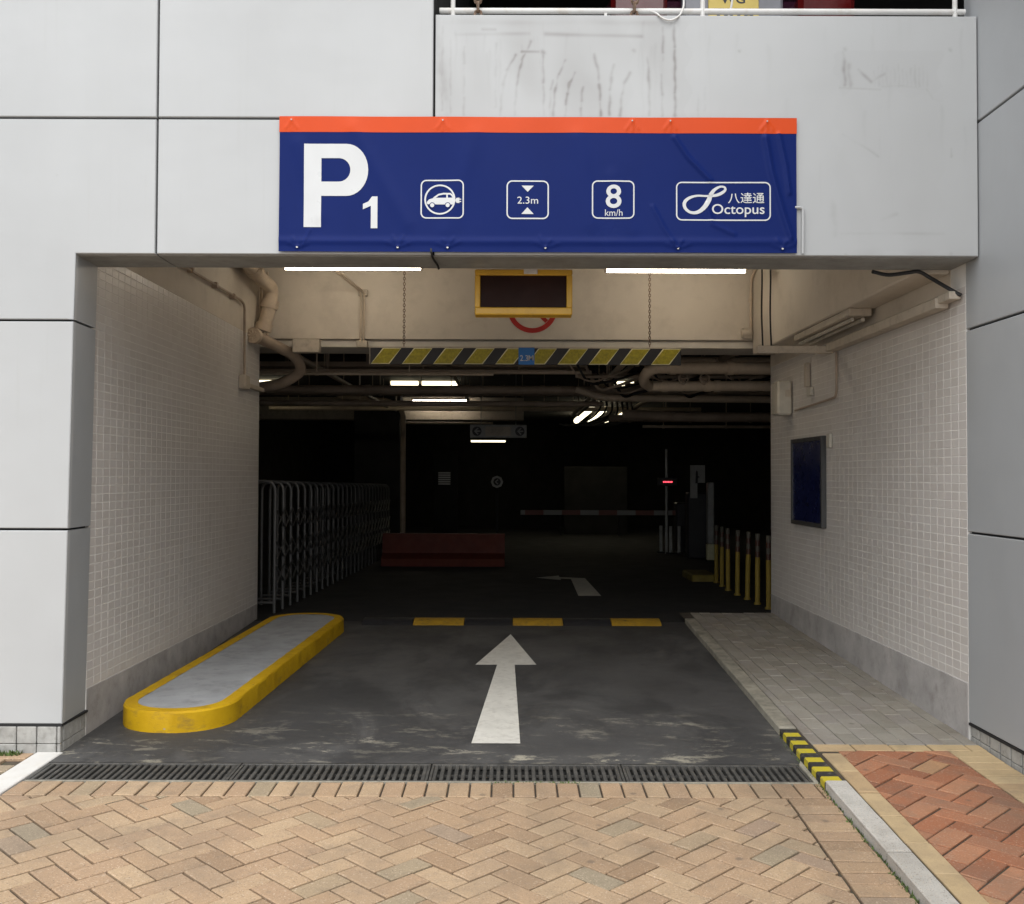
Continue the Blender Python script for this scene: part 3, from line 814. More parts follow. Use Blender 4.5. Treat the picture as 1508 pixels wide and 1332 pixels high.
for (x0, y0, x1, y1, a, w) in ((655, 33, 1000, 33, .22, .02), (672, 52, 780, 49, .28, .012), (805, 50, 945, 54, .42, .012), (640, 26, 660, 170, .14, .02), (770, 77, 795, 77, .45, .006), (712, 44, 730, 44, .3, .008),
                               (1240, 130, 1300, 132, .4, .006), (1300, 128, 1330, 126, .25, .006), (1330, 126, 1368, 132, .4, .006), (1368, 132, 1376, 146, .4, .006), (1376, 146, 1390, 149, .3, .006),
                               (1266, 102, 1286, 120, .45, .008), (1286, 120, 1306, 108, .45, .010), (1245, 75, 1247, 125, .35, .010), (1252, 95, 1255, 130, .25, .012), (1243, 200, 1270, 215, .25, .008), (1270, 215, 1296, 232, .28, .006),
                               (1240, 347, 1390, 347, .14, .008), (1228, 300, 1232, 350, .16, .016), (1300, 326, 1322, 318, .12, .01), (1184, 308, 1184, 372, .0, .01), (1402, 220, 1404, 232, .3, .006)):
    seg_line([lp_(x0, y0), lp_(x1, y1)], w, a, .003)
for px in range(1290, 1372, 6): seg_line([lp_(px, 95 + rg.randint(0, 12)), lp_(px + 1, 127)], .006, .1 + .14 * rg.rand())
for (px, py, r, a) in ((1247, 72, .012, .8), (1402, 73, .012, .6), (935, 75, .012, .5), (800, 77, .012, .5), (1090, 75, .010, .5), (1246, 378, .010, .5), (1402, 377, .010, .5)): seg_line([lp_(px, py), lp_(px + 1, py + 1)], r, a)
zone = np.exp(-np.maximum(0, np.abs(X - .2) - .55) ** 2 / .01) * np.clip((Z - 3.33) / .2, 0, 1)
cloud = np.zeros_like(X)
for k in range(40):
    fx, fz_, ph = rg.uniform(2, 30), rg.uniform(1, 14), rg.uniform(0, 6.28); cloud += np.sin(X * fx + Z * fz_ + ph) / 6
cols = np.zeros_like(X)
for k in range(70):
    c0 = rg.uniform(-.36, .88) if k < 46 else rg.uniform(1.0, 2.4); zt = ZT - rg.uniform(.0, .25) if k < 46 else ZT - rg.uniform(0, .9); ln = rg.uniform(.12, .5); ww = rg.uniform(.003, .014)
    cols = np.maximum(cols, rg.uniform(.1, .6) * np.exp(-((X - c0 + .004 * np.sin(Z * 30 + k)) / ww) ** 2) * np.clip((zt - Z) / .03, 0, 1) * np.clip(1 - (zt - Z) / ln, 0, 1))
for (ax, bx_, az, bz_, v) in ((1.72, 2.27, 3.50, 3.72, .09), (1.72, 2.27, 2.74, 3.50, .035), (-.38, .62, 3.33, 3.86, .05), (.86, .93, 3.33, 3.88, .10)):
    cols = np.maximum(cols, v * 2.2 * ((X > ax + .02 * np.sin(Z * 22) + .01 * np.sin(Z * 71)) & (X < bx_ + .02 * np.sin(Z * 31)) & (Z > az + .03 * np.sin(X * 14) + .012 * np.sin(X * 53)) & (Z < bz_)))
dirt = dirt * np.clip(.75 + .28 * cloud, .25, 1.15) + zone * .13 * np.clip(1 + cloud, 0, 2) + cols * .30 + .02 * np.clip(cloud, 0, 1)
dirt = np.maximum(dirt, .2 * np.clip(1 - (Z - lz0) / .05, 0, 1) * np.clip(.4 + .5 * cloud, 0, 1))
nv = X.size
vs = [(float(a), 0.0, float(b)) for a, b in zip(X.ravel(), Z.ravel())]
fs = [(j * NX + i, j * NX + i + 1, (j + 1) * NX + i + 1, (j + 1) * NX + i) for j in range(NZ - 1) for i in range(NX - 1)]
per = [i for i in range(NX)] + [j * NX + NX - 1 for j in range(1, NZ)] + [(NZ - 1) * NX + i for i in range(NX - 2, -1, -1)] + [j * NX for j in range(NZ - 2, 0, -1)]
def outw(p): return (p[0] + (-.004 if p[0] < lx0 + .0045 else .004 if p[0] > lx1 - .0045 else 0), p[2] + (-.004 if p[2] < lz0 + .0045 else .004 if p[2] > lz1 - .0045 else 0))
b0 = len(vs); o1 = [outw(vs[i]) for i in per]; npn = len(per)
vs += [(p[0], .004, p[1]) for p in o1] + [(p[0], .035, p[1]) for p in o1]
for i in range(npn):
    j = (i + 1) % npn
    fs.append((per[j], per[i], b0 + i, b0 + j)); fs.append((b0 + j, b0 + i, b0 + npn + i, b0 + npn + j))
me = bpy.data.meshes.new('cladding_panel'); me.from_pydata(vs, [], fs); me.materials.append(M['panel'])
at = me.attributes.new('dirt', 'FLOAT', 'POINT')
vals = np.zeros(len(vs), dtype=np.float32); vals[:nv] = np.clip(dirt.ravel(), 0, 1); at.data.foreach_set('value', vals)
me.shade_smooth(); me.set_sharp_from_angle(angle=R(30))
o = inst('cladding_panel', me, (0, 0, 0), B); o['label'] = 'large stained lintel panel with water streaks'

core = MB()                                    # black backing that shows in the joints
core.box(-6, XC - .04, .036, .32, 0, ZB); core.box(-6, XE + .3, .036, .13, ZB + .006, ZT - .03); core.box(-6, XM - .05, .036, .13, ZT - .03, 6.3)
obj('wall_core', core, 'gap', B)
# coping on the lintel and the soffit sheets
cp = MB(); cp.box(XM + .004, XE - .003, .037, .16, ZT - .03, ZT - .002, .003); obj('coping', cp, 'panel', B)
for (a, b) in ((-2.345, XJ), (XJ, XE - .002)):
    mb = MB(); mb.box(a + .003, b - .004, .037, .34, ZB - .004, ZB + .005, .002); obj('soffit_panel', mb, 'soffit', B)
mb = MB(); mb.box(-2.36, XE, .305, .345, ZB + .0055, 3.418); obj('lintel_back', mb, 'cream', B)
# bulkhead, ceilings and shell of the garage
mb = MB(); mb.box(-2.7, 3.1, 4.20, 4.36, 2.738, 3.419, .004); obj('bulkhead', mb, 'cream', B)
mb = MB(); mb.box(-2.7, 3.3, 4.235, 4.75, 2.665, 2.734, .004); obj('downstand_beam', mb, 'ceiling', B)
mb = MB(); mb.box(-2.75, 3.1, .13, 4.5, 3.42, 3.50); obj('ceiling', mb, 'ceiling', B)
mb = MB(); mb.box(2.26, XE - .001, .36, 4.19, 2.60, 3.418, .01); obj('side_beam', mb, 'cream', B)
mb = MB(); mb.box(-6.1, 8.1, 4.37, 27, 3.15, 3.30); obj('garage_ceiling', mb, 'dim_ceiling', B)
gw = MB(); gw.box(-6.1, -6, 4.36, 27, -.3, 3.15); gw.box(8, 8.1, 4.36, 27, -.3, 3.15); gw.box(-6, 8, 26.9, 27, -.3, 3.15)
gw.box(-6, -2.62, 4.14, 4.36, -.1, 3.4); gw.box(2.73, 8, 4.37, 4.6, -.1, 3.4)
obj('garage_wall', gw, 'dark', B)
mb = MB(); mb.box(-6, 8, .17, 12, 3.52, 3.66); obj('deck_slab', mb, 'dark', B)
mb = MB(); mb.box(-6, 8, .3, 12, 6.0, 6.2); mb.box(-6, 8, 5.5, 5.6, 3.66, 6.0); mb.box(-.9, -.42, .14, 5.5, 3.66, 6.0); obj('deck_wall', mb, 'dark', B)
for (x0, x1, y, za, zb) in ((-6, 8, 9.0, 2.95, 3.149), (-6, .25, 16.55, 2.66, 3.149)):
    mb = MB(); mb.box(x0, x1, y, y + .4, za, zb, .01); obj('ceiling_beam', mb, 'trunk' if y > 10 else 'dim_ceiling', B)
for (x, y, w, d_) in ((-3.1, 14.6, .9, .5),):
    mb = MB(); mb.box(x, x + w, y, y + d_, -.2, 3.149, .015); obj('garage_column', mb, 'dark', B)
mb = MB(); mb.box(1.4, 3.1, 22.0, 22.06, -.1, 1.72, .01); obj('partition_panel', mb, 'dark', B)
lou = MB()
lou.box(-1.95, -1.35, 20.0, 20.03, -.1, 2.1, .004); obj('service_door', lou, 'dark', B)
lv = MB()
for k in range(6): lv.box(-1.83, -1.53, 19.97, 19.995, 1.24 + k * .055, 1.275 + k * .055)
obj('louvre', lv, 'grey_metal', B)

# skirting tiles at the foot of the left column
def sk_tile(parent, x0, x1, y0, y1, z0, z1, b=.003):
    mb = MB(); mb.box(x0, x1, y0, y1, z0, z1, b); return obj('skirting_tile', mb, 'skirt', parent)
x = -2.352
while x > -3.9:
    w = .022 if x == -2.352 else .105
    for z0, z1 in ((-.03, .043), (.046, .134)): sk_tile(B, x - w + .0025, x - .0025, -.004 + random.uniform(-.002, .002), .03, z0, z1)
    x -= w
for k, (y0, y1) in enumerate(((.034, .14), (.145, .25), (.255, .322))):
    for z0, z1 in ((-.03, .047), (.05, .134)): sk_tile(B, -2.40, -2.352 - .012 * k / 3 + random.uniform(-.002, .002), y0, y1, z0, z1)
mb = MB(); mb.box(-6, -2.348, -.002, .034, .134, .147); mb.box(-2.40, -2.350, .034, .33, .134, .147); obj('base_gasket', mb, 'gap', B)

# tiled side walls
def tiled_wall(xf, sgn, y0, y1, z0, z1, label):
    """xf: face plane, sgn: +1 faces +x"""
    wl = thing('tiled_wall', label, 'wall', (xf - sgn * .12, (y0 + y1) / 2, 0))
    mb = MB(); mb.box(*sorted((xf - sgn * .0012, xf - sgn * .26)), y0, y1, -.1, 3.419); obj('wall_body', mb, 'grout', wl)
    py_, pz_ = .0985, .049; hy, hz = (py_ - .0042) / 2, (pz_ - .0042) / 2
    nx = int((y1 - y0) / py_ + .5); nz = int((z1 - z0) / pz_ + .5); py_ = (y1 - y0) / nx; pz_ = (z1 - z0) / nz
    E_ = .0014
    def tile_geo(mb, y, z, f):
        def P(a, b, d): return (f + sgn * d, y + a, z + b)
        mb.add([P(-hy, -hz, -.0016), P(hy, -hz, -.0016), P(hy, hz, -.0016), P(-hy, hz, -.0016), P(-hy + E_, -hz + E_, 0), P(hy - E_, -hz + E_, 0), P(hy - E_, hz - E_, 0), P(-hy + E_, hz - E_, 0)],
               [(0, 1, 5, 4), (1, 2, 6, 5), (2, 3, 7, 6), (3, 0, 4, 7), (4, 5, 6, 7)])
    base = MB(); tile_geo(base, 0, 0, 0)
    tme = base.mesh('tile', 'tile', recalc=False); n = 0
    if sgn < 0: tme.flip_normals()
    rest = MB()
    for i in range(nx):
        for j in range(nz):
            y, z = y0 + py_ * (i + .5), z0 + pz_ * (j + .5)
            if n < 299 and i < 299 // nz + 1:
                inst('tile', tme, (xf + random.uniform(-.0003, .0003), y, z), wl, (0, random.uniform(-.005, .005), random.uniform(-.005, .005))); n += 1
            else: tile_geo(rest, y, z, xf)
    o = obj('tile', rest, 'tile', wl, recalc=False); o['kind'] = 'stuff'
    if sgn < 0: o.data.flip_normals()
    return wl
wlL = tiled_wall(XW, 1, .325, 4.13, .265, 2.715, 'left tiled side wall of the entrance, behind the yellow island')
mb = MB(); mb.box(XW - .012, XW + .001, .33, 4.128, -.05, .262, .003); obj('skirting', mb, 'cement', wlL)
mb = MB(); mb.box(XW - .012, XW + .001, .36, 4.128, 2.716, 3.418, .002); obj('painted_band', mb, 'cream', wlL)
wlR = tiled_wall(XE, -1, .17, 4.36, .345, 2.50, 'right tiled side wall of the entrance, behind the grey footway')
mb = MB(); mb.box(XE - .003, XE + .012, .172, 4.355, -.05, .342, .003); obj('skirting', mb, 'cement', wlR)
mb = MB(); mb.box(XE - .001, XE + .012, .36, 4.355, 2.502, 3.418, .002); obj('painted_band', mb, 'cream', wlR)

# right wing wall that comes forward to the street
Wg = thing('wing_wall', 'silver panel clad wing wall at right, coming forward past the footway', 'wall', (XE + .2, -2, 0))
mb = MB(); mb.box(XE + .022, XE + .5, -5.0, .165, -.3, 6.3); obj('wall_core', mb, 'gap', Wg)
zs = [.128, Z1 - .008, Z2 - .012, ZJ - .002, 4.85, 6.3]
for k in range(5):
    for (ya, yb) in ((-1.62, .168), (-3.4, -1.62), (-5.0, -3.4)):
        mb = MB(); mb.box(XE, XE + .03, ya + GAP, yb - (0 if yb > 0 else GAP), zs[k] + GAP, zs[k + 1] - GAP, .004); obj('cladding_panel', mb, 'shaded_panel', Wg)
y = .160; k = 0
while y > -2.2:
    w = .112
    for z0, z1 in ((-.08, gz(y) + .058), (gz(y) + .062, .118)):
        mb = MB(); mb.box(XE + .002, XE + .03, y - w + .0075, y - .0075, z0, z1, .002); obj('skirting_tile', mb, 'skirt', Wg)
    y -= w
mb = MB(); mb.box(XE - .002, XE + .03, -5, .167, .1185, .132); obj('base_gasket', mb, 'gap', Wg)

# ------------------------------------------------------------------ banner
BX0, BX1, BZ0, BZ1 = -1.234, 1.498, 2.632, 3.350
def bx(px): return BX0 + (px - 412.5) / 759.0 * (BX1 - BX0)
def bzz(py): return BZ1 - (py - 174.5 + 0.0) / 198.0 * (BZ1 - BZ0)
creases = []                                      # (polyline, width, height)
def cr(pts, w, a): creases.append(([(bx(p[0]), bzz(p[1])) for p in pts], w * .85, a * 1.5))
cr([(992, 203), (1012, 232), (1045, 266)], .011, .0075); cr([(1040, 300), (1048, 330), (1080, 345)], .012, .004)
cr([(1126, 203), (1134, 250), (1150, 310), (1163, 350)], .014, .009); cr([(1146, 198), (1156, 245), (1161, 285)], .010, .006)
cr([(960, 305), (978, 338), (995, 364)], .010, .004); cr([(413, 357), (800, 357), (1172, 356)], .020, .004)
for gx in (440, 587, 660, 803, 997, 1150):
    for dx, dy in ((-10, -16), (8, -15), (-18, -7), (17, -7)):
        cr([(gx, 366), (gx + dx * random.uniform(.7, 1.2), 366 + dy * random.uniform(.7, 1.1))], .006, .003)
cr([(447, 366), (458, 340)], .006, .004)
for gx in (430, 652, 930, 986, 1128):
    for dx, dy in ((-9, 12), (9, 12), (0, 14)): cr([(gx, 180), (gx + dx, 180 + dy)], .006, .0028)
cr([(520, 190), (560, 260), (600, 330)], .05, .003); cr([(700, 200), (660, 340)], .06, .003); cr([(850, 205), (870, 330)], .06, .003); cr([(440, 215), (470, 320)], .05, .003)
cr([(900, 260), (930, 340)], .04, .002)
def bd(x, z):
    h = 0.004 * np.sin(x * 3.1 + 1.0) * np.sin((z - BZ0) / (BZ1 - BZ0) * math.pi) + .0018 * np.sin(x * 9 + z * 7)
    for pts, w, a in creases:
        best = None
        for (p, q) in zip(pts[:-1], pts[1:]):
            dx, dz = q[0] - p[0], q[1] - p[1]
            t = np.clip(((x - p[0]) * dx + (z - p[1]) * dz) / (dx * dx + dz * dz), 0, 1)
            d2 = (x - p[0] - t * dx) ** 2 + (z - p[1] - t * dz) ** 2
            best = d2 if best is None else np.minimum(best, d2)
        h = h + a * np.exp(-best / (w * w))
    return h
BY = -.018
ban = thing('banner', 'blue vinyl parking banner with orange top band hung on the lintel', 'banner', (.13, BY, BZ0))
def sheet(name, x0, x1, z0, z1, mat, lift=0.0, step=.0085):
    nx, nz = int((x1 - x0) / step) + 1, max(2, int((z1 - z0) / step) + 1)
    X, Z = np.meshgrid(np.linspace(x0, x1, nx), np.linspace(z0, z1, nz)); Y = BY - lift - bd(X, Z)
    mb = MB()
    sag = .0035 * np.sin((X - x0) / (x1 - x0) * math.pi * 5) * (Z - z0) * 0
    vs = [(float(a), float(b), float(c)) for a, b, c in zip(X.ravel(), Y.ravel(), (Z + sag).ravel())]
    fs = [(j * nx + i, j * nx + i + 1, (j + 1) * nx + i + 1, (j + 1) * nx + i) for j in range(nz - 1) for i in range(nx - 1)]
    mb.add(vs, fs)
    # a thin hem all round gives the sheet thickness
    per = [i for i in range(nx)] + [j * nx + nx - 1 for j in range(1, nz)] + [(nz - 1) * nx + i for i in range(nx - 2, -1, -1)] + [j * nx for j in range(nz - 2, 0, -1)]
    b0 = len(mb.v); mb.v += [(mb.v[i][0], mb.v[i][1] + .004, mb.v[i][2]) for i in per]
    mb.f += [(per[(i + 1) % len(per)], per[i], b0 + i, b0 + (i + 1) % len(per)) for i in range(len(per))]
    o = obj(name, mb, mat, ban, recalc=False); o.data.set_sharp_from_angle(angle=R(60)); return o
ZO = bzz(197.5)
sheet('banner_sheet', BX0, BX1, BZ0, ZO - .0005, 'blue_vinyl')
sheet('orange_band', BX0 - .002, BX1 + .002, ZO, BZ1, 'orange_vinyl', .0015)

def on_banner(name, shapes, mat='white_vinyl', lift=.0022, parent=None, cut=.0125):
    bm = bmesh.new()
    for vs, fs in shapes:
        vv = [bm.verts.new((p[0], 0, p[1])) for p in vs]
        for q in fs:
            try: bm.faces.new([vv[i] for i in q])
            except ValueError: pass
    bmesh.ops.triangulate(bm, faces=bm.faces)
    xs = [v.co.x for v in bm.verts]; zs_ = [v.co.z for v in bm.verts]
    for ax, lo, hi in ((0, min(xs), max(xs)), (2, min(zs_), max(zs_))):
        k = math.floor(lo / cut) + 1
        while k * cut < hi:
            co = [0, 0, 0]; co[ax] = k * cut; no = [0, 0, 0]; no[ax] = 1
            bmesh.ops.bisect_plane(bm, geom=bm.verts[:] + bm.edges[:] + bm.faces[:], plane_co=co, plane_no=no); k += 1
    for v in bm.verts: v.co.y = BY - lift - float(bd(np.array(v.co.x), np.array(v.co.z)))
    bm.normal_update()
    for f in bm.faces:
        if f.normal.y > 0: f.normal_flip()
    cx = (min(xs) + max(xs)) / 2; cz = (min(zs_) + max(zs_)) / 2
    for v in bm.verts: v.co -= Vector((cx, BY, cz))
    me = bpy.data.meshes.new(name); bm.to_mesh(me); bm.free(); me.materials.append(M[mat]); me.shade_smooth()
    return inst(name, me, (cx, BY, cz), parent or ban)
def px2(pts, ox, oy, s): return [(bx(ox + p[0] / s), bzz(oy + p[1] / s)) for p in pts]
c2 = lambda pts: px2(pts, 380, 160, 3.59)
c3 = lambda pts: px2(pts, 780, 160, 3.59)
c4 = lambda pts: px2(pts, 980, 255, 7.54)
ci = lambda pts: px2(pts, 600, 250, 6.854)
# P: stem and bowl as quads
n = 18
outer = [(338, 197), (470, 197)] + [(470 + 115 * math.sin(math.pi * k / n), 333.5 - 136.5 * math.cos(math.pi * k / n)) for k in range(1, n)] + [(470, 470), (338, 470)]
inner = [(338, 272), (430, 272)] + [(430 + 61 * math.sin(math.pi * k / n), 333.5 - 61.5 * math.cos(math.pi * k / n)) for k in range(1, n)] + [(430, 395), (338, 395)]
k = len(outer)
bowl = (c2(outer + inner), [(i, i + 1, k + i + 1, k + i) for i in range(k - 1)])
stem_ = (c2([(247, 197), (338, 197), (338, 635), (247, 635)]), [(0, 1, 2, 3)])
on_banner('letter_p', [bowl, stem_])
on_banner('digit_one', [(c2([(635, 473), (635, 640), (600, 640), (600, 522)]), [(0, 1, 2, 3)]), (c2([(635, 473), (600, 522), (558, 540), (558, 512), (586, 500), (606, 473)]), [(0, 1, 2, 3, 4, 5)])])
def rbox(x0, x1, y0, y1, r=8.5, w=1.9):
    pts = []
    for (cx, cy, a0) in ((x1 - r, y0 + r, -90), (x1 - r, y1 - r, 0), (x0 + r, y1 - r, 90), (x0 + r, y0 + r, 180)):
        for k in range(8): a = R(a0 + 90 * k / 7); pts.append((cx + r * math.cos(a), cy + r * math.sin(a)))
    ins = inset(pts, w); n = len(pts)
    return ([(bx(p[0]), bzz(p[1])) for p in pts + ins], [(i, (i + 1) % n, n + (i + 1) % n, n + i) for i in range(n)])
for b in ((620, 683.5, 267, 324), (746, 808, 268, 324.5), (871, 933.5, 267.5, 323.5), (994.5, 1133.5, 268.5, 325.5)): on_banner('icon_frame', [rbox(*b)])
# electric car pictogram
on_banner('car_icon', [
    ([(bx(648.3 + r * math.cos(2 * math.pi * k / 40)), bzz(296 + r * .97 * math.sin(2 * math.pi * k / 40))) for r in (22.8, 20.4) for k in range(40)], [(i, (i + 1) % 40, 40 + (i + 1) % 40, 40 + i) for i in range(40)]),
    (ci([(203, 362), (200, 340), (222, 314), (275, 297), (470, 297), (482, 325), (466, 366)]), [tuple(range(7))]),
    stroke(ci([(268, 302), (318, 266), (368, 256), (436, 258), (452, 272), (474, 305)]), .009),
    stroke(ci([(403, 258), (403, 300)]), .008),
    (ci([(488, 318), (500, 300), (528, 298), (528, 352), (500, 350), (488, 334)]), [tuple(range(6))]),
    stroke(ci([(526, 313), (546, 313)]), .005), stroke(ci([(526, 336), (546, 336)]), .005)], lift=.0022)
wheel_gap = [(ci([(cx + 29 * math.cos(2 * math.pi * k / 20), 372 + 29 * math.sin(2 * math.pi * k / 20)) for k in range(20)]), [tuple(range(20))]) for cx in (254, 410)]
on_banner('car_icon_wheel_cutouts', wheel_gap, 'blue_vinyl', .0030)  # printed blue gap round each wheel
on_banner('car_icon_wheels', [(ci([(cx + 21 * math.cos(2 * math.pi * k / 20), 372 + 21 * math.sin(2 * math.pi * k / 20)) for k in range(20)]), [tuple(range(20))]) for cx in (254, 410)], 'white_vinyl', .0038)
# height limit
tt = lambda s, conv, x0, x1, y0, y1, off=0.0: fit(text2d(s, off), conv([(x0, 0)])[0][0], conv([(x1, 0)])[0][0], conv([(0, y1)])[0][1], conv([(0, y0)])[0][1])
on_banner('height_lettering', [tt('2.3m', c2, 1371, 1480, 473, 510, .0), (c2([(1393, 415), (1457, 415), (1425, 448)]), [(0, 1, 2)]), (c2([(1392, 564), (1457, 564), (1424, 529)]), [(0, 1, 2)])])
on_banner('speed_lettering', [tt('8', c3, 400, 482, 408, 530, .012), tt('km/h', c3, 396, 488, 537, 572, .0)])
loop_pts = [((490, 250), 46), ((470, 310), 52), ((420, 385), 48), ((350, 437), 38), ((270, 440), 30), ((212, 395), 34), ((203, 335), 38), ((250, 284), 32), ((340, 256), 23), ((450, 258), 22), ((540, 252), 30),
            ((610, 228), 34), ((655, 190), 27), ((642, 158), 22), ((590, 157), 24), ((530, 195), 36), ((490, 250), 46)]
cv = curve([(p[0][0], p[0][1], p[1]) for p in loop_pts], 5)
on_banner('loop_logo', [stroke(c4([(p.x, p.y) for p in cv]), [p.z * .478 / 1000 * 1.0 for p in cv])])
on_banner('company_lettering', [tt('Octopus', c4, 508, 1088, 346, 490, .006), tt('八達通', c4, 686, 1086, 220, 338, .004)])
for gx in (440, 587, 660, 803, 997, 1150):
    mb = MB(); mb.tube([(bx(gx), BY - .004 - .004, bzz(366.5)), (bx(gx), BY - .012, bzz(366.5))], .0055, 10); obj('eyelet', mb, 'white_paint', ban)
for gx in (430, 652, 930, 986, 1128):
    mb = MB(); mb.tube([(bx(gx), BY - .004, bzz(180)), (bx(gx), BY - .011, bzz(180))], .004, 10); obj('eyelet', mb, 'grey_metal', ban)

# small fittings on the facade
mb = MB(); mb.tube(bend([(1.49, -.012, 2.876), (1.533, -.012, 2.876), (1.531, -.012, 2.63)], .02), .008, 8)
solo('conduit', mb, 'panel', 'short pale conduit stub looping out from behind the banner lower right', 'conduit')
mb = MB(); mb.tube(curve([(-.432, -.012, 2.66), (-.428, -.014, 2.625), (-.424, .06, 2.61), (-.412, .18, 2.605), (-.41, .26, 2.60)], 5), .006, 8)
solo('cable', mb, 'black', 'short black cable hanging out under the banner onto the soffit', 'cable')

# railing on the parapet
rl = thing('railing', 'white tubular railing along the top of the stained lintel', 'railing', (1.0, .09, ZT))
mb = MB(); mb.tube([(-.40, .09, 3.966), (2.44, .09, 3.968)], .016, 12); obj('rail', mb, 'white_paint', rl)
mb = MB(); mb.tube([(-.40, .09, 4.55), (2.44, .09, 4.55)], .016, 12); obj('rail', mb, 'white_paint', rl)
for x in (-.327, 1.022, 2.385):
    mb = MB(); mb.tube([(x, .086, ZT - .004), (x, .086, 4.56)], .013, 10); mb.box(x - .035, x + .035, .05, .125, ZT - .003, ZT + .004); obj('post', mb, 'white_paint', rl)
mb = MB(); mb.box(.49, .505, .08, .10, ZT - .003, 3.96); obj('bracket', mb, 'white_paint', rl)

def chain_mb(p0, p1, r=.0035, link=.034, wid=.018, start=0):
    p0, p1 = Vector(p0), Vector(p1); d = p1 - p0; L = d.length; n = max(2, int(L / (link * .78))); d.normalize()
    side = d.cross(Vector((0, 1, 0))).normalized() if abs(d.y) < .9 else Vector((1, 0, 0)); oth = d.cross(side)
    mb = MB()
    for k in range(n):
        c = p0 + d * (L * (k + .5) / n); s = side if k % 2 == 0 else oth
        pts = []
        for j in range(9):
            a = 2 * math.pi * j / 8; pts.append(c + d * (link / 2 * math.cos(a)) + s * (wid / 2 * math.sin(a)))
        mb.tube(pts, r, 5, False)
    return mb
for (xa, xb, lab) in ((-.197, -.190, 'left of the two rusty chains wrapped over the white railing'), (.668, .648, 'rusty chain over the railing next to the hanging white cable')):
    mb = chain_mb((xa, .060, 4.5), (xb, .060, ZT + .0), .008, .058, .036); 
    solo('rusty_chain', mb, 'rust', lab, 'chain', 'rusty chains on the railing')
mb = MB(); mb.tube(curve([(.735, .05, 3.95), (.76, .0, 3.915), (.79, -.012, 3.885), (.83, -.014, 3.872), (.87, -.010, 3.89), (.90, .03, 3.94), (.915, .055, 4.0), (.905, .062, 4.1), (.90, .07, 4.3)], 8), .005, 8)
solo('cable', mb, 'white_paint', 'white cable looping over the parapet edge below the railing', 'cable')
mb = MB(); mb.tube(curve([(1.16, .14, 3.87), (1.17, .13, 3.95), (1.19, .12, 4.05), (1.2, .12, 4.3)], 6), .006, 8)
solo('cable', mb, 'white_paint', 'white cable rising behind the railing at the right of the yellow plate', 'cable')

# parked car on the deck above, seen from behind
car = thing('parked_car', 'maroon car with yellow number plate parked behind the railing above', 'car', (1.44, 3.0, 3.66))
CX0, CXW, CZ = 1.44, .88, 3.66
secs = [  # y, half width, z of sill, bumper, beltline, roof
    (1.30, .70, .42, .60, .80, .84), (1.36, .82, .30, .62, .90, .96), (1.60, .87, .22, .62, .95, 1.04), (2.1, .88, .2, .6, .95, 1.42), (3.0, .88, .2, .6, .93, 1.47), (3.9, .88, .2, .6, .92, 1.30),
    (4.5, .86, .2, .6, .86, .92), (5.2, .80, .22, .55, .70, .74), (5.42, .60, .3, .5, .6, .62)]
mb = MB(); vs = []; fs = []
for (y, hw, a, b_, c_, d2) in secs:
    rw = hw * (.78 if d2 - c_ > .12 else .93)
    half = [(hw * .9, a), (hw, b_), (hw * .985, c_), (rw, d2 - .03), (rw * .85, d2)]
    vs += [(CX0 + x, y, CZ + z) for x, z in half] + [(CX0 - x, y, CZ + z) for x, z in half[::-1]]
for i in range(len(secs) - 1):
    for k in range(10): j = (k + 1) % 10; fs.append((i * 10 + k, i * 10 + j, (i + 1) * 10 + j, (i + 1) * 10 + k))
fs += [tuple(range(10)), tuple(range(80, 90))]
mb.add(vs, fs); obj('body', mb, 'car_paint', car)
mb = MB(); mb.box(CX0 - .33, CX0 + .33, 1.245, 1.345, CZ + .64, CZ + 1.0, .02); obj('plate_panel', mb, 'car_grey', car)
mb = MB(); mb.box(CX0 - .84, CX0 + .84, 1.22, 1.40, CZ + .36, CZ + .60, .05); obj('bumper', mb, 'car_grey', car)
mb = MB(); mb.box(CX0 - .165, CX0 + .165, 1.232, 1.243, 4.425, 4.615, .004); pl = obj('number_plate', mb, 'plate', car)
mb = MB(); decal(fit(text2d('WG', .02), CX0 - .085, CX0 + .075, 4.548, 4.608), 1.2305, mb); decal(fit(text2d('7876', .02), CX0 - .13, CX0 + .13, 4.436, 4.518), 1.2305, mb); obj('lettering', mb, 'bar_black', pl)
for s in (-1, 1):
    mb = MB(); mb.box(*sorted((CX0 + s * .43, CX0 + s * .80)), 1.235, 1.40, CZ + .72, CZ + .97, .03); obj('tail_lamp', mb, 'car_red', car)
mb = MB(); mb.add([(CX0 - .60, 1.665, CZ + 1.08), (CX0 + .60, 1.665, CZ + 1.08), (CX0 + .54, 2.02, CZ + 1.38), (CX0 - .54, 2.02, CZ + 1.38)], [(0, 1, 2, 3)]); obj('rear_window', mb, 'car_glass', car)
for y in (1.95, 4.55):
    for s in (-1, 1):
        mb = MB(); mb.tube([(CX0 + s * .70, y, CZ + .31), (CX0 + s * .90, y, CZ + .31)], .31, 24); wh = obj('wheel', mb, 'tyre', car)
        mb = MB(); mb.tube([(CX0 + s * .895, y, CZ + .31), (CX0 + s * .905, y, CZ + .31)], .20, 18); obj('rim', mb, 'steel', wh)

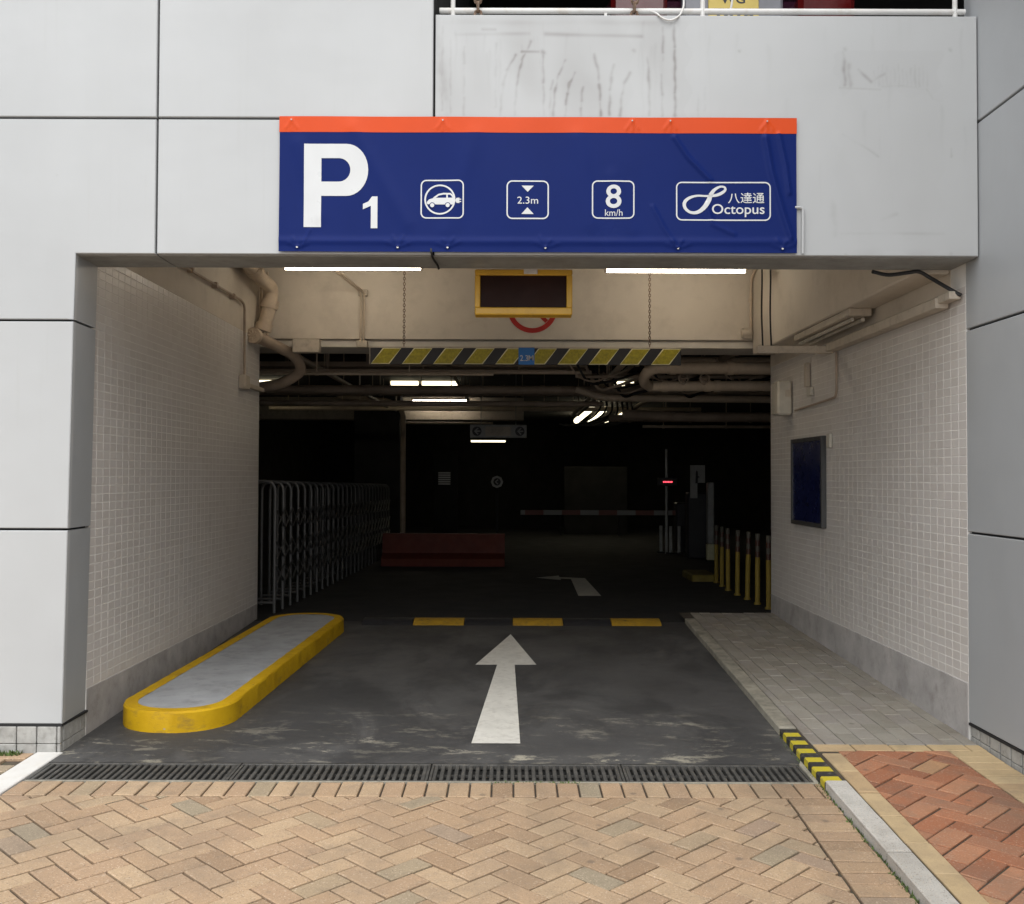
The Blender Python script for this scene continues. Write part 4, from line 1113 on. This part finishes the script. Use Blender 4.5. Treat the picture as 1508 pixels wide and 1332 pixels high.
# ------------------------------------------------------------------ things in the entrance bay
led = thing('led_display', 'yellow framed dark led display hanging behind the lintel', 'display', (.065, .7, 2.39))
mb = MB()
mb.box(-.222, .352, .600, .70, 2.400, 2.444, .006); mb.box(-.222, .352, .600, .70, 2.634, 2.668, .006)
mb.box(-.222, -.190, .602, .70, 2.444, 2.634, .004); mb.box(.318, .352, .602, .70, 2.444, 2.634, .004); mb.box(-.222, .352, .70, .72, 2.40, 2.668, .004)
obj('housing', mb, 'amber', led)
mb = MB(); mb.box(-.189, .317, .622, .64, 2.445, 2.633); obj('screen', mb, 'led_glass', led)
mb = MB(); mb.box(.066, .146, .586, .599, 2.638, 2.675, .003); mb.box(.075, .137, .60, .68, 2.669, 3.419, .003); obj('bracket', mb, 'white_paint', led)

sg = thing('no_horn_sign', 'red ring prohibition sign painted on the cream bulkhead behind the display', 'sign', (.187, 4.195, 2.82))
mb = MB(); decal(ring(.187, 3.036, .236, .190), 4.1945, mb); decal(stroke([(.187 - .13, 3.043 + .13), (.187 + .135, 3.043 - .135)], .038), 4.1945, mb); obj('ring', mb, 'sign_red', sg)
mb = MB(); decal(([(.06, 3.00), (.10, 2.952), (.15, 2.99), (.28, 3.05), (.29, 3.13), (.26, 3.13), (.11, 3.06)], [tuple(range(7))]), 4.1935, mb); obj('horn_symbol', mb, 'bar_black', sg)

# clearance bar
hb_ = thing('height_bar', 'black and yellow striped clearance bar hung on two chains', 'clearance bar', (.118, 3.7, 2.45))
mb = MB(); mb.box(-1.268, 1.505, 3.70, 3.725, 2.447, 2.594, .002); obj('board', mb, 'bar_black', hb_)
mb = MB(); mb.box(-1.272, 1.509, 3.698, 3.727, 2.5945, 2.606, .002); mb.box(-1.273, -1.2685, 3.698, 3.727, 2.447, 2.594); obj('top_channel', mb, 'trunk', hb_)
for k in range(10):
    x = -1.262 + k * .2775
    def para(d): return [(x + d * 1.2, 2.449 + d), (x + .165 - d * 1.2 - .0, 2.449 + d), (x + .272 - d * 1.2, 2.592 - d), (x + .107 + d * 1.2, 2.592 - d)]
    mb = MB(); mb.prism(para(0), 3.6985, 3.6975, 'y'); st = obj('edge_film', mb, 'bar_line', hb_)
    mb = MB(); mb.prism(para(.0065), 3.697, 3.6962, 'y'); obj('stripe', mb, 'bar_yellow', hb_)
mb = MB(); mb.box(.055, .197, 3.690, 3.695, 2.445, 2.598, .001); pl = obj('limit_plate', mb, 'sign_blue', hb_)
mb = MB(); decal(fit(text2d('2.3', .01), .068, .140, 2.478, 2.53), 3.6885, mb); decal(fit(text2d('M', .01), .144, .188, 2.482, 2.53), 3.6885, mb); obj('lettering', mb, 'white_vinyl', pl)
for x in (-.968, 1.226): obj('chain', chain_mb((x, 3.712, 3.419), (x, 3.712, 2.606), .0035, .03, .019), 'rust', hb_)

# fluorescent lights
def batten(name, p0, p1, mat, label, group, r=.016, body='trunk', two=False):
    p0, p1 = Vector(p0), Vector(p1); c = (p0 + p1) / 2; d = (p1 - p0); along_x = abs(d.x) > abs(d.y)
    t = thing(name, label, 'light', tuple(c), group)
    mb = MB()
    if along_x: mb.box(p0.x - .02, p1.x + .02, c.y - .03, c.y + .03, c.z + .022, c.z + .055, .004); mb.box(p0.x - .018, p0.x - .001, c.y - .015, c.y + .015, c.z - .015, c.z + .03); mb.box(p1.x + .001, p1.x + .018, c.y - .015, c.y + .015, c.z - .015, c.z + .03)
    else: mb.box(c.x - .03, c.x + .03, p0.y - .02, p1.y + .02, c.z + .03, c.z + .075, .004)
    if c.z > 3.15:
        for x in (p0.x + .2, p1.x - .2): mb.box(x - .006, x + .006, c.y - .006, c.y + .006, c.z + .055, 3.42)
    obj('batten', mb, body, t)
    mb = MB(); mb.tube([p0, p1], r, 12); obj('tube', mb, mat, t)
    return t
batten('tube_light', (-1.963, 3.4, 3.243), (-.795, 3.4, 3.243), 'tube_warm', 'lit fluorescent tube at left under the ceiling before the cream bulkhead', 'lit tubes in the entrance bay', .015, 'cream')
batten('tube_light', (.812, 3.4, 3.229), (2.006, 3.4, 3.229), 'tube_warm', 'lit fluorescent tube at right under the ceiling before the cream bulkhead', 'lit tubes in the entrance bay', .015, 'cream')
GL = 'lit tubes deep in the garage'
batten('tube_light', (-5.0, 12.6, 3.095), (-3.93, 12.6, 3.095), 'tube_dim', 'lit garage tube beside the left tiled wall end, below the elbow pipe', GL, .05)
batten('tube_light', (-2.14, 12.6, 3.095), (-1.66, 12.6, 3.095), 'tube_dim', 'short lit garage tube under the left end of the striped bar', GL, .045)
batten('tube_light', (-1.60, 12.6, 3.095), (-.95, 12.6, 3.095), 'tube_dim', 'longer lit garage tube under the striped bar, right of the short one', GL, .045)
batten('tube_light', (-2.1, 16.2, 3.05), (-.93, 16.2, 3.05), 'tube_warm', 'lit tube shining on the yellowish ceiling beam deep in the garage', GL, .015)
batten('tube_light', (-1.22, 25.0, 2.50), (-.2, 25.0, 2.50), 'tube_dim', 'lit tube just under the grey hanging direction sign', GL, .03)
batten('tube_light', (1.80, 12.6, 3.095), (2.14, 12.6, 3.095), 'tube_dim', 'small lit tube among the cables right of the bar middle', GL, .05)
batten('tube_light', (1.76, 17.2, 2.98), (1.76, 22.5, 2.98), 'tube_dim', 'left of the lit tubes running away under the tangled pipes', GL, .075)
batten('tube_light', (2.14, 17.6, 2.98), (2.14, 22.8, 2.98), 'tube_dim', 'middle lit tube of those running away under the tangled pipes', GL, .045)
batten('tube_light', (2.68, 18.6, 2.98), (2.68, 23.8, 2.98), 'tube_dim', 'right lit tube of those running away under the tangled pipes', GL, .03)
fx = thing('ceiling_light', 'unlit twin tube fixture below the side beam at upper right', 'light', (2.34, 2.2, 2.55))
mb = MB(); mb.box(2.275, 2.43, 1.50, 2.85, 2.545, 2.598, .006); obj('housing', mb, 'trunk', fx)
for x in (2.315, 2.39):
    mb = MB(); mb.tube([(x, 1.56, 2.528), (x, 2.8, 2.528)], .014, 10); obj('tube', mb, 'tube_off', fx)

# left pipework
dp = thing('drain_pipe', 'cream painted drain pipe with elbows in the upper left corner', 'pipe', (-2.2, 3.95, 2.6))
mb = MB(); mb.tube(bend([(-2.26, 2.2, 3.36), (-2.24, 3.7, 3.20), (-2.20, 3.93, 3.17), (-2.225, 3.95, 3.0), (-2.285, 3.95, 2.80)], .10), .062, 16); obj('pipe', mb, 'pvc', dp)
for (p, q) in (((-2.217, 3.95, 3.06), (-2.234, 3.95, 2.985)), ((-2.272, 3.95, 2.845), (-2.290, 3.95, 2.78)), ((-2.248, 3.35, 3.25), (-2.246, 3.5, 3.23))):
    mb = MB(); mb.tube([p, q], .078, 16); obj('collar', mb, 'pvc', dp)
mb = MB(); mb.tube(bend([(-2.31, 3.72, 2.70), (-2.27, 3.95, 2.69), (-2.08, 4.35, 2.60), (-2.03, 4.5, 2.47), (-2.25, 4.62, 2.35), (-2.5, 4.75, 2.33)], .15), .052, 16); obj('pipe', mb, 'pipe_in', dp)
mb = MB(); mb.tube([(-2.315, 3.69, 2.70), (-2.305, 3.75, 2.70)], .070, 16)
for k in range(8):
    a = k * math.pi / 4; mb.tube([(-2.318 + .045 * math.cos(a), 3.683, 2.70 + .045 * math.sin(a)), (-2.316 + .02 * math.cos(a), 3.69, 2.70 + .02 * math.sin(a))], .008, 6)
obj('end_cap', mb, 'pvc', dp)
cd = thing('conduit', 'thin dark conduit running along the left wall and down to a box', 'conduit', (-2.33, 3.0, 2.3))
mb = MB(); mb.tube(bend([(-2.33, 1.75, 2.93), (-2.33, 3.35, 2.955), (-2.33, 3.47, 2.93), (-2.33, 3.48, 2.30)], .06), .011, 8); obj('pipe', mb, 'pipe_in', cd)
mb = MB(); mb.box(-2.357, -2.30, 3.40, 3.56, 2.20, 2.32, .006); mb.box(-2.352, -2.31, 3.56, 4.12, 2.225, 2.262, .004); obj('junction_box', mb, 'trunk', cd)
for y in (2.0, 2.6, 3.1):
    mb = MB(); mb.box(-2.358, -2.312, y - .02, y + .02, 2.92, 2.965, .003); obj('clip', mb, 'pipe_in', cd)
for k, (dx, lab) in enumerate(((0, 'left of the paired thin pipes on the cream bulkhead'), (.03, 'right of the paired thin pipes on the cream bulkhead'))):
    mb = MB(); mb.tube(bend([(-1.75 + dx, 3.2, 3.385), (-1.42 + dx, 4.15, 3.17), (-1.425 + dx, 4.165, 2.70)], .05), .0085, 8)
    solo('conduit', mb, 'pvc', lab, 'conduit', 'paired thin pipes on the bulkhead')
mb = MB(); mb.box(-1.45, -1.36, 4.145, 4.197, 3.14, 3.20, .006); solo('junction_box', mb, 'trunk', 'small round edged box where the paired thin pipes turn down', 'junction box')
mb = MB(); mb.box(-1.46, -1.36, 4.16, 4.23, 2.655, 2.72, .006); solo('junction_box', mb, 'trunk', 'box below the paired thin pipes at the bulkhead bottom edge', 'junction box')
mb = MB(); mb.box(-2.05, -1.80, 4.10, 4.198, 2.60, 2.725, .004); solo('junction_box', mb, 'trunk', 'square grey box on the beam right of the elbow pipe', 'junction box')
for k, dx in enumerate((0, .035, .075)):
    mb = MB(); mb.tube([(-2.33 + dx * .6, 4.10 - .03 * (2 - k), 3.35), (-2.33 + dx * .6, 4.10 - .03 * (2 - k), 2.75)], .011, 8)
    solo('conduit', mb, 'pvc', 'one of three thin vertical conduits in the corner behind the elbow pipe', 'conduit', 'corner conduits behind the elbow pipe')

# right pipework
mb = MB(); mb.box(2.38, 2.455, .35, 2.35, 2.405, 2.465, .004); mb.box(2.395, 2.457, .2, .40, 2.43, 2.475, .004)
solo('cable_trunking', mb, 'trunk', 'cream trunking running along the top of the right tiled wall', 'trunking')
mb = MB(); mb.box(1.86, 2.44, 2.352, 2.41, 2.395, 2.45, .004)
for x in (2.30, 2.0): mb.box(x, x + .012, 2.348, 2.414, 2.39, 2.455)
solo('cable_trunking', mb, 'trunk', 'short trunking bridging out from the right wall towards the bar', 'trunking')
mb = MB(); mb.tube(curve([(2.02, .33, 2.606), (2.12, .36, 2.594), (2.22, .34, 2.603), (2.28, .33, 2.606), (2.34, .32, 2.57), (2.40, .24, 2.50), (2.452, .19, 2.45)], 6), .011, 8)
solo('cable', mb, 'black', 'thick black cable drooping from the soffit to the right trunking', 'cable')
for x, lab in ((1.90, 'left of two thin black cables dropping from the ceiling at right'), (1.965, 'right of two thin black cables dropping from the ceiling at right')):
    mb = MB(); mb.tube(curve([(x + .0, 2.38, 3.39), (x + .004, 2.38, 3.0), (x, 2.38, 2.70), (x + .008, 2.38, 2.45)], 6), .0065, 8)
    solo('cable', mb, 'black', lab, 'cable', 'thin black cables at right')
mb = MB(); mb.tube(bend([(2.50, 3.3, 3.39), (2.245, 4.0, 3.38), (2.24, 4.17, 3.3), (2.235, 4.17, 2.84)], .06), .012, 8); mb.tube([(2.236, 4.17, 3.09), (2.236, 4.17, 3.13)], .020, 10)
solo('conduit', mb, 'pvc', 'vertical cream conduit on the bulkhead beside the side beam', 'conduit')
mb = MB(); mb.tube([(2.15, 4.165, 2.80), (2.23, 4.165, 2.80)], .045, 12); mb.box(2.16, 2.25, 4.14, 4.197, 2.75, 2.85, .008); solo('junction_box', mb, 'trunk', 'junction box at the foot of the vertical cream conduit', 'junction box')
mb = MB(); mb.tube(bend([(2.452, 2.33, 2.40), (2.452, 2.33, 2.06), (2.452, 3.45, 2.03)], .07), .009, 8)
solo('conduit', mb, 'pipe_in', 'dark conduit looping down the right wall to the cream box', 'conduit')
bxm = thing('control_box', 'tall cream control box on the end of the right wall', 'box', (2.40, 3.75, 2.05))
mb = MB(); mb.box(2.335, 2.462, 3.58, 3.80, 2.0, 2.30, .015); obj('case', mb, 'switch', bxm)
mb = MB(); mb.box(2.40, 2.445, 3.574, 3.579, 2.16, 2.22); obj('label_patch', mb, 'trunk', bxm)
mb = MB(); mb.box(2.43, 2.466, 3.05, 3.11, 2.20, 2.40, .004); solo('switch_box', mb, 'trunk', 'narrow small box under the bridging trunking on the right wall', 'box')
mb = MB(); mb.box(2.436, 2.467, 2.95, 3.06, 2.12, 2.19, .005); solo('socket', mb, 'switch', 'pale socket inside the dark conduit loop on the right wall', 'socket')
nb = thing('notice_board', 'dark navy framed notice board on the right tiled wall', 'notice board', (2.46, 3.08, 1.05))
mb = MB()
mb.box(2.43, 2.469, 2.64, 2.675, 1.05, 1.78, .003); mb.box(2.43, 2.469, 3.49, 3.525, 1.05, 1.78, .003); mb.box(2.43, 2.469, 2.676, 3.489, 1.05, 1.085, .003); mb.box(2.43, 2.469, 2.676, 3.489, 1.745, 1.78, .003)
obj('frame', mb, 'dark_frame', nb)
mb = MB(); mb.box(2.441, 2.466, 2.676, 3.489, 1.086, 1.744); obj('poster', mb, 'navy', nb)
mb = MB(); mb.box(2.445, 2.469, 2.48, 2.57, 1.68, 1.79, .005); mb.box(2.443, 2.446, 2.505, 2.545, 1.71, 1.76)
solo('wall_switch', mb, 'switch', 'small ivory switch plate right of the navy notice board', 'switch')

# pipes across under the garage ceiling
def xpipe(name, pts, r, mat, label, rad=.15, cat='pipe', group='service pipes under the garage ceiling', cl=()):
    mb = MB(); mb.tube(bend(pts, rad) if len(pts) > 2 else pts, r, 14)
    for (x, y, z) in cl: mb.tube([(x - .03, y, z), (x + .03, y, z)], r * 1.18, 14)
    return solo(name, mb, mat, label, cat, group)
xpipe('service_pipe', [(1.48, 4.9, 2.555), (3.2, 4.9, 2.54)], .062, 'pvc', 'upper fat cream pipe below the right end of the striped bar', cl=((1.62, 4.9, 2.554), (2.2, 4.9, 2.55)))
xpipe('service_pipe', [(1.42, 5.3, 2.40), (3.0, 5.3, 2.41)], .055, 'pvc', 'lower fat cream pipe under the right end of the striped bar', cl=((1.6, 5.3, 2.401), (2.05, 5.3, 2.405), (2.15, 5.3, 2.405)))
xpipe('service_pipe', [(1.50, 4.9, 2.555), (1.36, 4.9, 2.52), (1.34, 5.1, 2.43), (1.44, 5.3, 2.40)], .055, 'pvc', 'bent cream pipe joining the two fat pipes beside the striped bar')
xpipe('service_pipe', [(-3.2, 6.2, 2.64), (.9, 6.2, 2.635)], .022, 'pvc', 'thin cream pipe just under the striped bar, left half', cl=((-1.6, 6.2, 2.638), (-.3, 6.2, 2.636)))
xpipe('service_pipe', [(-5, 8.0, 2.585), (3.2, 8.0, 2.585)], .058, 'pipe_in', 'thick dusty pipe right across below the lit garage tubes', cl=((-1.9, 8.0, 2.585), (-.6, 8.0, 2.585), (.4, 8.0, 2.585)))
xpipe('service_pipe', [(-5, 8.8, 2.46), (1.2, 8.8, 2.46)], .04, 'pipe_in', 'thinner dusty pipe beneath the thick dusty one', cl=((-2.2, 8.8, 2.46), (0, 8.8, 2.46)))
xpipe('service_pipe', [(.8, 7.4, 2.55), (1.1, 7.4, 2.44), (4.0, 7.4, 2.42)], .045, 'pvc', 'pale pipe crossing at right below the two fat pipes')
xpipe('service_pipe', [(1.6, 9.4, 2.36), (2.4, 9.4, 2.32), (6.0, 9.4, 2.33)], .07, 'pipe_in', 'dark insulated pipe at right below the pale crossing pipe')
xpipe('service_pipe', [(-2.5, 15.9, 2.56), (-.4, 15.9, 2.56)], .025, 'pvc', 'slim pipe lit from above under the yellowish beam')
for k in range(17):
    x0 = .75 + .13 * k; y0 = 5.2 + .35 * (k % 6)
    pts = [(x0 - .2, y0, 2.68), (x0 - .05, y0 + .1, 2.50 - .03 * (k % 3)), (x0 + .12, y0 + .2, 2.46 + .02 * (k % 2)), (x0 + .3, y0 + .2, 2.52), (x0 + .5, y0 + .3, 2.6)]
    mb = MB(); mb.tube(curve(pts, 6), .009 + .004 * (k % 3), 8)
    solo('cable', mb, 'black' if k % 2 else 'pipe_in', 'one of the tangled cables sagging under the garage ceiling right of middle', 'cable', 'tangled cables under the garage ceiling')
for k in range(7):
    x0 = 1.25 + .12 * k
    mb = MB(); mb.tube(curve([(x0, 10 + .3 * k, 2.95), (x0 + .18, 11 + .3 * k, 2.62), (x0 + .1, 12, 2.45), (x0 - .15, 13.5, 2.40), (x0 - .3, 15, 2.5)], 6), .016, 8)
    solo('cable', mb, 'black', 'one of the dark hanging hoses in front of the receding tubes', 'hose', 'dark hoses in front of the receding tubes')
clut = [
    ('fat cream pipe high above the striped bar right end', 5.6, 1.0, 3.6, 2.70, .05, 'pvc'), ('slim brown pipe above the lower fat pipe at right', 5.9, .7, 3.8, 2.56, .02, 'pipe_in'),
    ('slim pale pipe crossing at left just under the bar', 5.4, -3.4, -.2, 2.53, .016, 'pvc'), ('thin rusty pipe at left above the slim pale pipe', 5.7, -3.4, .6, 2.60, .014, 'pipe_in'),
    ('brown pipe behind the lit garage tubes, highest of its bundle', 9.6, -5.5, 3.8, 2.99, .04, 'pipe_in'), ('brown pipe behind the lit garage tubes, middle of its bundle', 9.8, -5.5, 2.6, 2.68, .035, 'pipe_in'),
    ('cream pipe running low behind the lit garage tubes', 10.2, -5.5, 1.4, 2.56, .03, 'pvc'), ('dark pipe at right under the receding tubes', 11.5, 1.6, 6.5, 2.42, .06, 'pipe_in'),
    ('slim cream pipe at right below the dark pipe', 11.8, 2.2, 6.5, 2.30, .025, 'pvc'), ('pale pipe far back crossing before the hanging sign', 13.5, -4.5, 3.5, 2.70, .04, 'pvc')]
for (lab, y, xa, xb, z, r, mt) in clut:
    mb = MB(); mb.tube([(xa, y, z), (xb, y, z)], r, 12)
    k = xa + .35
    while k < xb: mb.tube([(k - .02, y, z), (k + .02, y, z)], r * 1.25, 12); mb.box(k - .006, k + .006, y - .006, y + .006, z, 3.149); k += .9 + .2 * (y % 1)
    solo('service_pipe', mb, mt, lab, 'pipe', 'service pipes under the garage ceiling')
for (lab, x, ya, yb, z, r, mt) in (('cream pipe running away from the bar into the dark', 1.15, 4.8, 14, 2.62, .035, 'pvc'), ('brown pipe running away beside the cream one', 1.32, 4.9, 15, 2.68, .028, 'pipe_in'), ('slim pipe running away at left of the middle', -.75, 5.0, 13, 2.74, .022, 'pipe_in'),
                           ('cream pipe running away along the left wall end', -2.25, 4.9, 13, 2.70, .03, 'pvc'), ('brown pipe running away at right above the fat pipes', 2.25, 4.8, 14, 2.72, .04, 'pipe_in')):
    mb = MB(); mb.tube([(x, ya, z), (x, yb, z)], r, 12); mb.tube([(x, ya, z), (x, ya + .06, z)], r * 1.3, 12)
    y = ya + .5
    while y < yb: mb.box(x - .005, x + .005, y, y + .02, z, 3.149); y += 1.4
    solo('service_pipe', mb, mt, lab, 'pipe', 'service pipes under the garage ceiling')
va = thing('pipe_valve', 'pair of pipe valves with round handwheels between the two fat pipes', 'valve', (1.95, 5.12, 2.47))
for x in (1.78, 2.0):
    mb = MB(); mb.tube([(x, 5.3, 2.40), (x, 5.22, 2.47)], .03, 10); obj('valve_body', mb, 'pipe_in', va)
    mb = MB(); c = [(x + .05 * math.cos(k * math.pi / 6), 5.2, 2.475 + .05 * math.sin(k * math.pi / 6)) for k in range(13)]; mb.tube(c, .008, 6, False); mb.tube([(x - .05, 5.2, 2.475), (x + .05, 5.2, 2.475)], .005, 6); obj('handwheel', mb, 'pipe_in', va)
dk = MB(); dk.box(1.5, 4.5, 8.2, 8.5, 2.55, 2.63, .004); dk.box(1.5, 4.5, 8.2, 8.21, 2.63, 2.70); 
solo('cable_tray', dk, 'pipe_in', 'cable tray at right behind the two fat pipes', 'cable tray')
tr = MB(); tr.box(-5, .9, 7.0, 7.35, 2.78, 2.84, .004)
for k in range(12): tr.box(-4.8 + .5 * k, -4.76 + .5 * k, 7.15, 7.19, 2.84, 3.15)
solo('cable_tray', tr, 'pipe_in', 'long cable tray under the garage ceiling behind the striped bar', 'cable tray')
mb = MB(); mb.tube(bend([(-3.3, 13.8, 2.95), (-2.35, 14.3, 2.9), (-2.12, 14.45, 2.72), (-2.12, 14.5, 0.0)], .18), .05, 12)
solo('service_pipe', mb, 'pipe_in', 'dim pipe bending down the dark garage column at left', 'pipe', 'service pipes under the garage ceiling')

# ------------------------------------------------------------------ things deep in the garage
gate = thing('folding_gate', 'stainless folding gate standing open along the left of the garage', 'gate', (-2.45, 8.6, .1))
am = MB(); am.tube(bend([(0, 0, 0), (0, 0, 1.27), (-.30, 0, 1.27), (-.30, 0, 0)], .10), .016, 8)
am.tube([(-.0, 0, .10), (-.30, 0, .10)], .012, 6)
arch_me = am.mesh('arch', 'gate_steel')
ng = 26; gy = [4.50 + .34 * k for k in range(ng)]
for k, y in enumerate(gy): inst('arch', arch_me, (-2.29 + .003 * k, y, fz(y) + .01), gate)
sb_ = MB()
for k in range(ng - 1):
    xa = -2.27 + .003 * k
    for zc in (.38, .62, .92):
        for s in (-1, 1):
            z0, z1 = zc - s * .09, zc + s * .09
            sb_.tube([(xa + .004 * s, gy[k], fz(gy[k]) + z0), (xa + .004 * s, gy[k + 1], fz(gy[k + 1]) + z1)], .009, 5)
o = obj('scissor_bar', sb_, 'gate_steel', gate); o['kind'] = 'stuff'

rb = thing('road_barrier', 'long low dim red barrier block in the dark garage', 'barrier', (-1.07, 10.9, fz(10.9)))
zb = fz(10.9)
mb = MB(); mb.prism([(10.55, zb), (11.25, zb), (11.20, zb + .12), (11.05, zb + .20), (11.02, zb + .50), (10.78, zb + .50), (10.75, zb + .20), (10.60, zb + .12)], -2.04, -.11, 'x'); obj('block', mb, 'red_block', rb)
for x in (-1.7, -.45):
    mb = MB(); mb.box(x - .12, x + .12, 10.59, 10.601, zb + .0, zb + .06); obj('fork_slot', mb, 'void', rb)

ds = thing('direction_sign', 'grey hanging direction sign with an arrow disc at each end', 'sign', (-.20, 11.0, 2.05))
mb = MB(); mb.box(-.675, .235, 10.98, 11.04, 2.07, 2.28, .006); obj('panel', mb, 'white_plastic', ds)
for cx, d in ((-.565, -1), (.125, -1)):
    mb = MB(); decal((circle(cx, 2.175, .075), [tuple(range(32))]), 10.978, mb); dc = obj('arrow_disc', mb, 'bar_black', ds)
    mb = MB(); decal(stroke([(cx + .02, 2.225), (cx - .035, 2.175), (cx + .02, 2.125)], .022), 10.976, mb); decal(stroke([(cx - .03, 2.175), (cx + .055, 2.175)], .022), 10.976, mb); obj('arrow', mb, 'white_plastic', dc)
mb = MB(); mb.box(-.43, -.02, 10.976, 10.979, 2.10, 2.25); obj('centre_field', mb, 'trunk', ds)
for x in (-.5, .06):
    mb = MB(); mb.tube([(x, 11.01, 2.28), (x, 11.01, 3.15)], .008, 6); obj('hanger', mb, 'grey_metal', ds)
os_ = thing('arrow_sign', 'small octagonal white arrow sign on the dark far column', 'sign', (-.29, 15.2, .9))
mb = MB(); mb.prism(circle(-.30, 1.34, .125, 8), 15.2, 15.18, 'y'); obj('panel', mb, 'white_plastic', os_)
mb = MB(); decal((circle(-.30, 1.34, .075), [tuple(range(32))]), 15.176, mb); obj('arrow_disc', mb, 'bar_black', os_)
mb = MB(); decal(stroke([(-.28, 1.385), (-.33, 1.34), (-.28, 1.295)], .022), 15.172, mb); obj('arrow', mb, 'white_plastic', os_)
mb = MB(); mb.tube([(-.30, 15.22, 0.0), (-.30, 15.22, 1.4)], .025, 8); obj('post', mb, 'bar_black', os_)

bg_ = thing('barrier_gate', 'closed boom barrier with a red and white arm across the lane', 'barrier', (3.3, 14.6, .0))
M['boom'] = m_stripes('red and white boom', (0.27, 0.26, 0.25), (0.20, 0.09, 0.08), 0, 0.72, .1, .1)  # both stripe tones dimmed in place of deep garage shade
mb = MB(); mb.box(.17, 3.25, 14.58, 14.62, .70, .795, .006); obj('boom', mb, 'boom', bg_)
mb = MB(); mb.box(3.2, 3.5, 14.45, 14.8, fz(14.6), .95, .02); obj('cabinet', mb, 'bar_black', bg_)
for x in (.95, 2.1):
    mb = MB(); mb.tube([(x, 14.6, .70), (x, 14.6, .30)], .012, 6); obj('support', mb, 'bar_black', bg_)
tp = thing('display_post', 'dark post with glowing red digits beside the boom barrier', 'display', (2.93, 13.9, 0))
mb = MB(); mb.tube([(2.93, 13.95, fz(14)), (2.93, 13.95, 1.98)], .028, 10); obj('post', mb, 'grey_metal', tp)
mb = MB(); mb.box(2.75, 3.11, 13.80, 13.92, 1.28, 1.44, .01); obj('case', mb, 'bar_black', tp)
mb = MB()
for k in range(6): mb.box(2.845 + .03 * k, 2.845 + .03 * k + .02, 13.794, 13.798, 1.345, 1.37)
obj('digits', mb, 'led_red', tp)
dl = thing('delineator_post', 'leftmost of three short white posts below the red digits', 'post', (2.86, 14.2, fz(14.2)), 'short white posts below the red digits')
mb = MB(); mb.tube([(2.86, 14.2, fz(14.2)), (2.86, 14.2, fz(14.2) + .52)], [.035, .03], 12); obj('post', mb, 'white_plastic', dl)
mb = MB(); mb.tube([(2.86, 14.2, fz(14.2)), (2.86, 14.2, fz(14.2) + .03)], .09, 14); obj('base', mb, 'black', dl)
for (x, y, lab) in ((3.0, 13.9, 'middle one of three short white posts below the red digits'), (3.16, 13.9, 'rightmost of three short white posts below the red digits')):
    c = copy_tree(dl); c.location = (x, y, fz(y)); c['label'] = lab
tm_ = thing('ticket_machine', 'dark ticket machine with a pale notice above it, beside the silver post', 'machine', (3.35, 12.6, fz(12.6)))
mb = MB(); mb.box(3.10, 3.48, 12.6, 12.9, fz(12.6), 1.18, .02); obj('cabinet', mb, 'bar_black', tm_)
mb = MB(); mb.prism([(3.14, 1.08), (3.265, 1.08), (3.265, 1.35), (3.40, 1.35), (3.40, 1.66), (3.14, 1.66)], 12.59, 12.575, 'y'); nt = obj('notice', mb, 'white_plastic', tm_)
mb = MB(); decal((px := [(3.23, 1.34), (3.27, 1.34), (3.275, 1.44), (3.31, 1.45), (3.275, 1.47), (3.27, 1.55), (3.245, 1.57), (3.235, 1.5)], [tuple(range(8))]), 12.573, mb); obj('pictogram', mb, 'bar_black', nt)
sp = thing('silver_post', 'tall silver post with a pale yellow foot before the bollards', 'post', (3.42, 12.2, fz(12.2)))
mb = MB(); mb.box(3.37, 3.49, 12.2, 12.32, fz(12.2) + .28, 1.36, .015); obj('post', mb, 'grey_metal', sp)
mb = MB(); mb.box(3.365, 3.495, 12.195, 12.325, fz(12.2), fz(12.2) + .278, .01); obj('foot', mb, 'bar_line', sp)

bl = thing('bollard', 'nearest slim yellow bollard, closest to the right wall end', 'bollard', (2.62, 5.05, fz(5.05)), 'slim yellow bollards right of the lane')
z0 = fz(5.05)
mb = MB(); mb.tube([(2.62, 5.05, z0), (2.62, 5.05, z0 + .50)], .027, 12); mb.tube([(2.62, 5.05, z0), (2.62, 5.05, z0 + .02)], .038, 14); obj('post', mb, 'bollard_y', bl)
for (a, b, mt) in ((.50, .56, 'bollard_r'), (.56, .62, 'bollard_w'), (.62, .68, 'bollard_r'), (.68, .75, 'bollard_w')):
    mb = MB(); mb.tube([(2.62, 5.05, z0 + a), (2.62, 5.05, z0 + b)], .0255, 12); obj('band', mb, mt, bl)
ordn = ['second', 'third', 'fourth', 'fifth', 'sixth', 'seventh']
for k, (x, y) in enumerate(((2.61, 5.48), (2.61, 5.95), (2.60, 6.4), (2.61, 6.95), (2.64, 7.45), (2.67, 7.95))):
    c = copy_tree(bl); c.location = (x, y, fz(y)); c.rotation_euler = (0, random.uniform(-.02, .03), 0)
    c['label'] = ordn[k] + ' slim yellow bollard counted from the right wall end'
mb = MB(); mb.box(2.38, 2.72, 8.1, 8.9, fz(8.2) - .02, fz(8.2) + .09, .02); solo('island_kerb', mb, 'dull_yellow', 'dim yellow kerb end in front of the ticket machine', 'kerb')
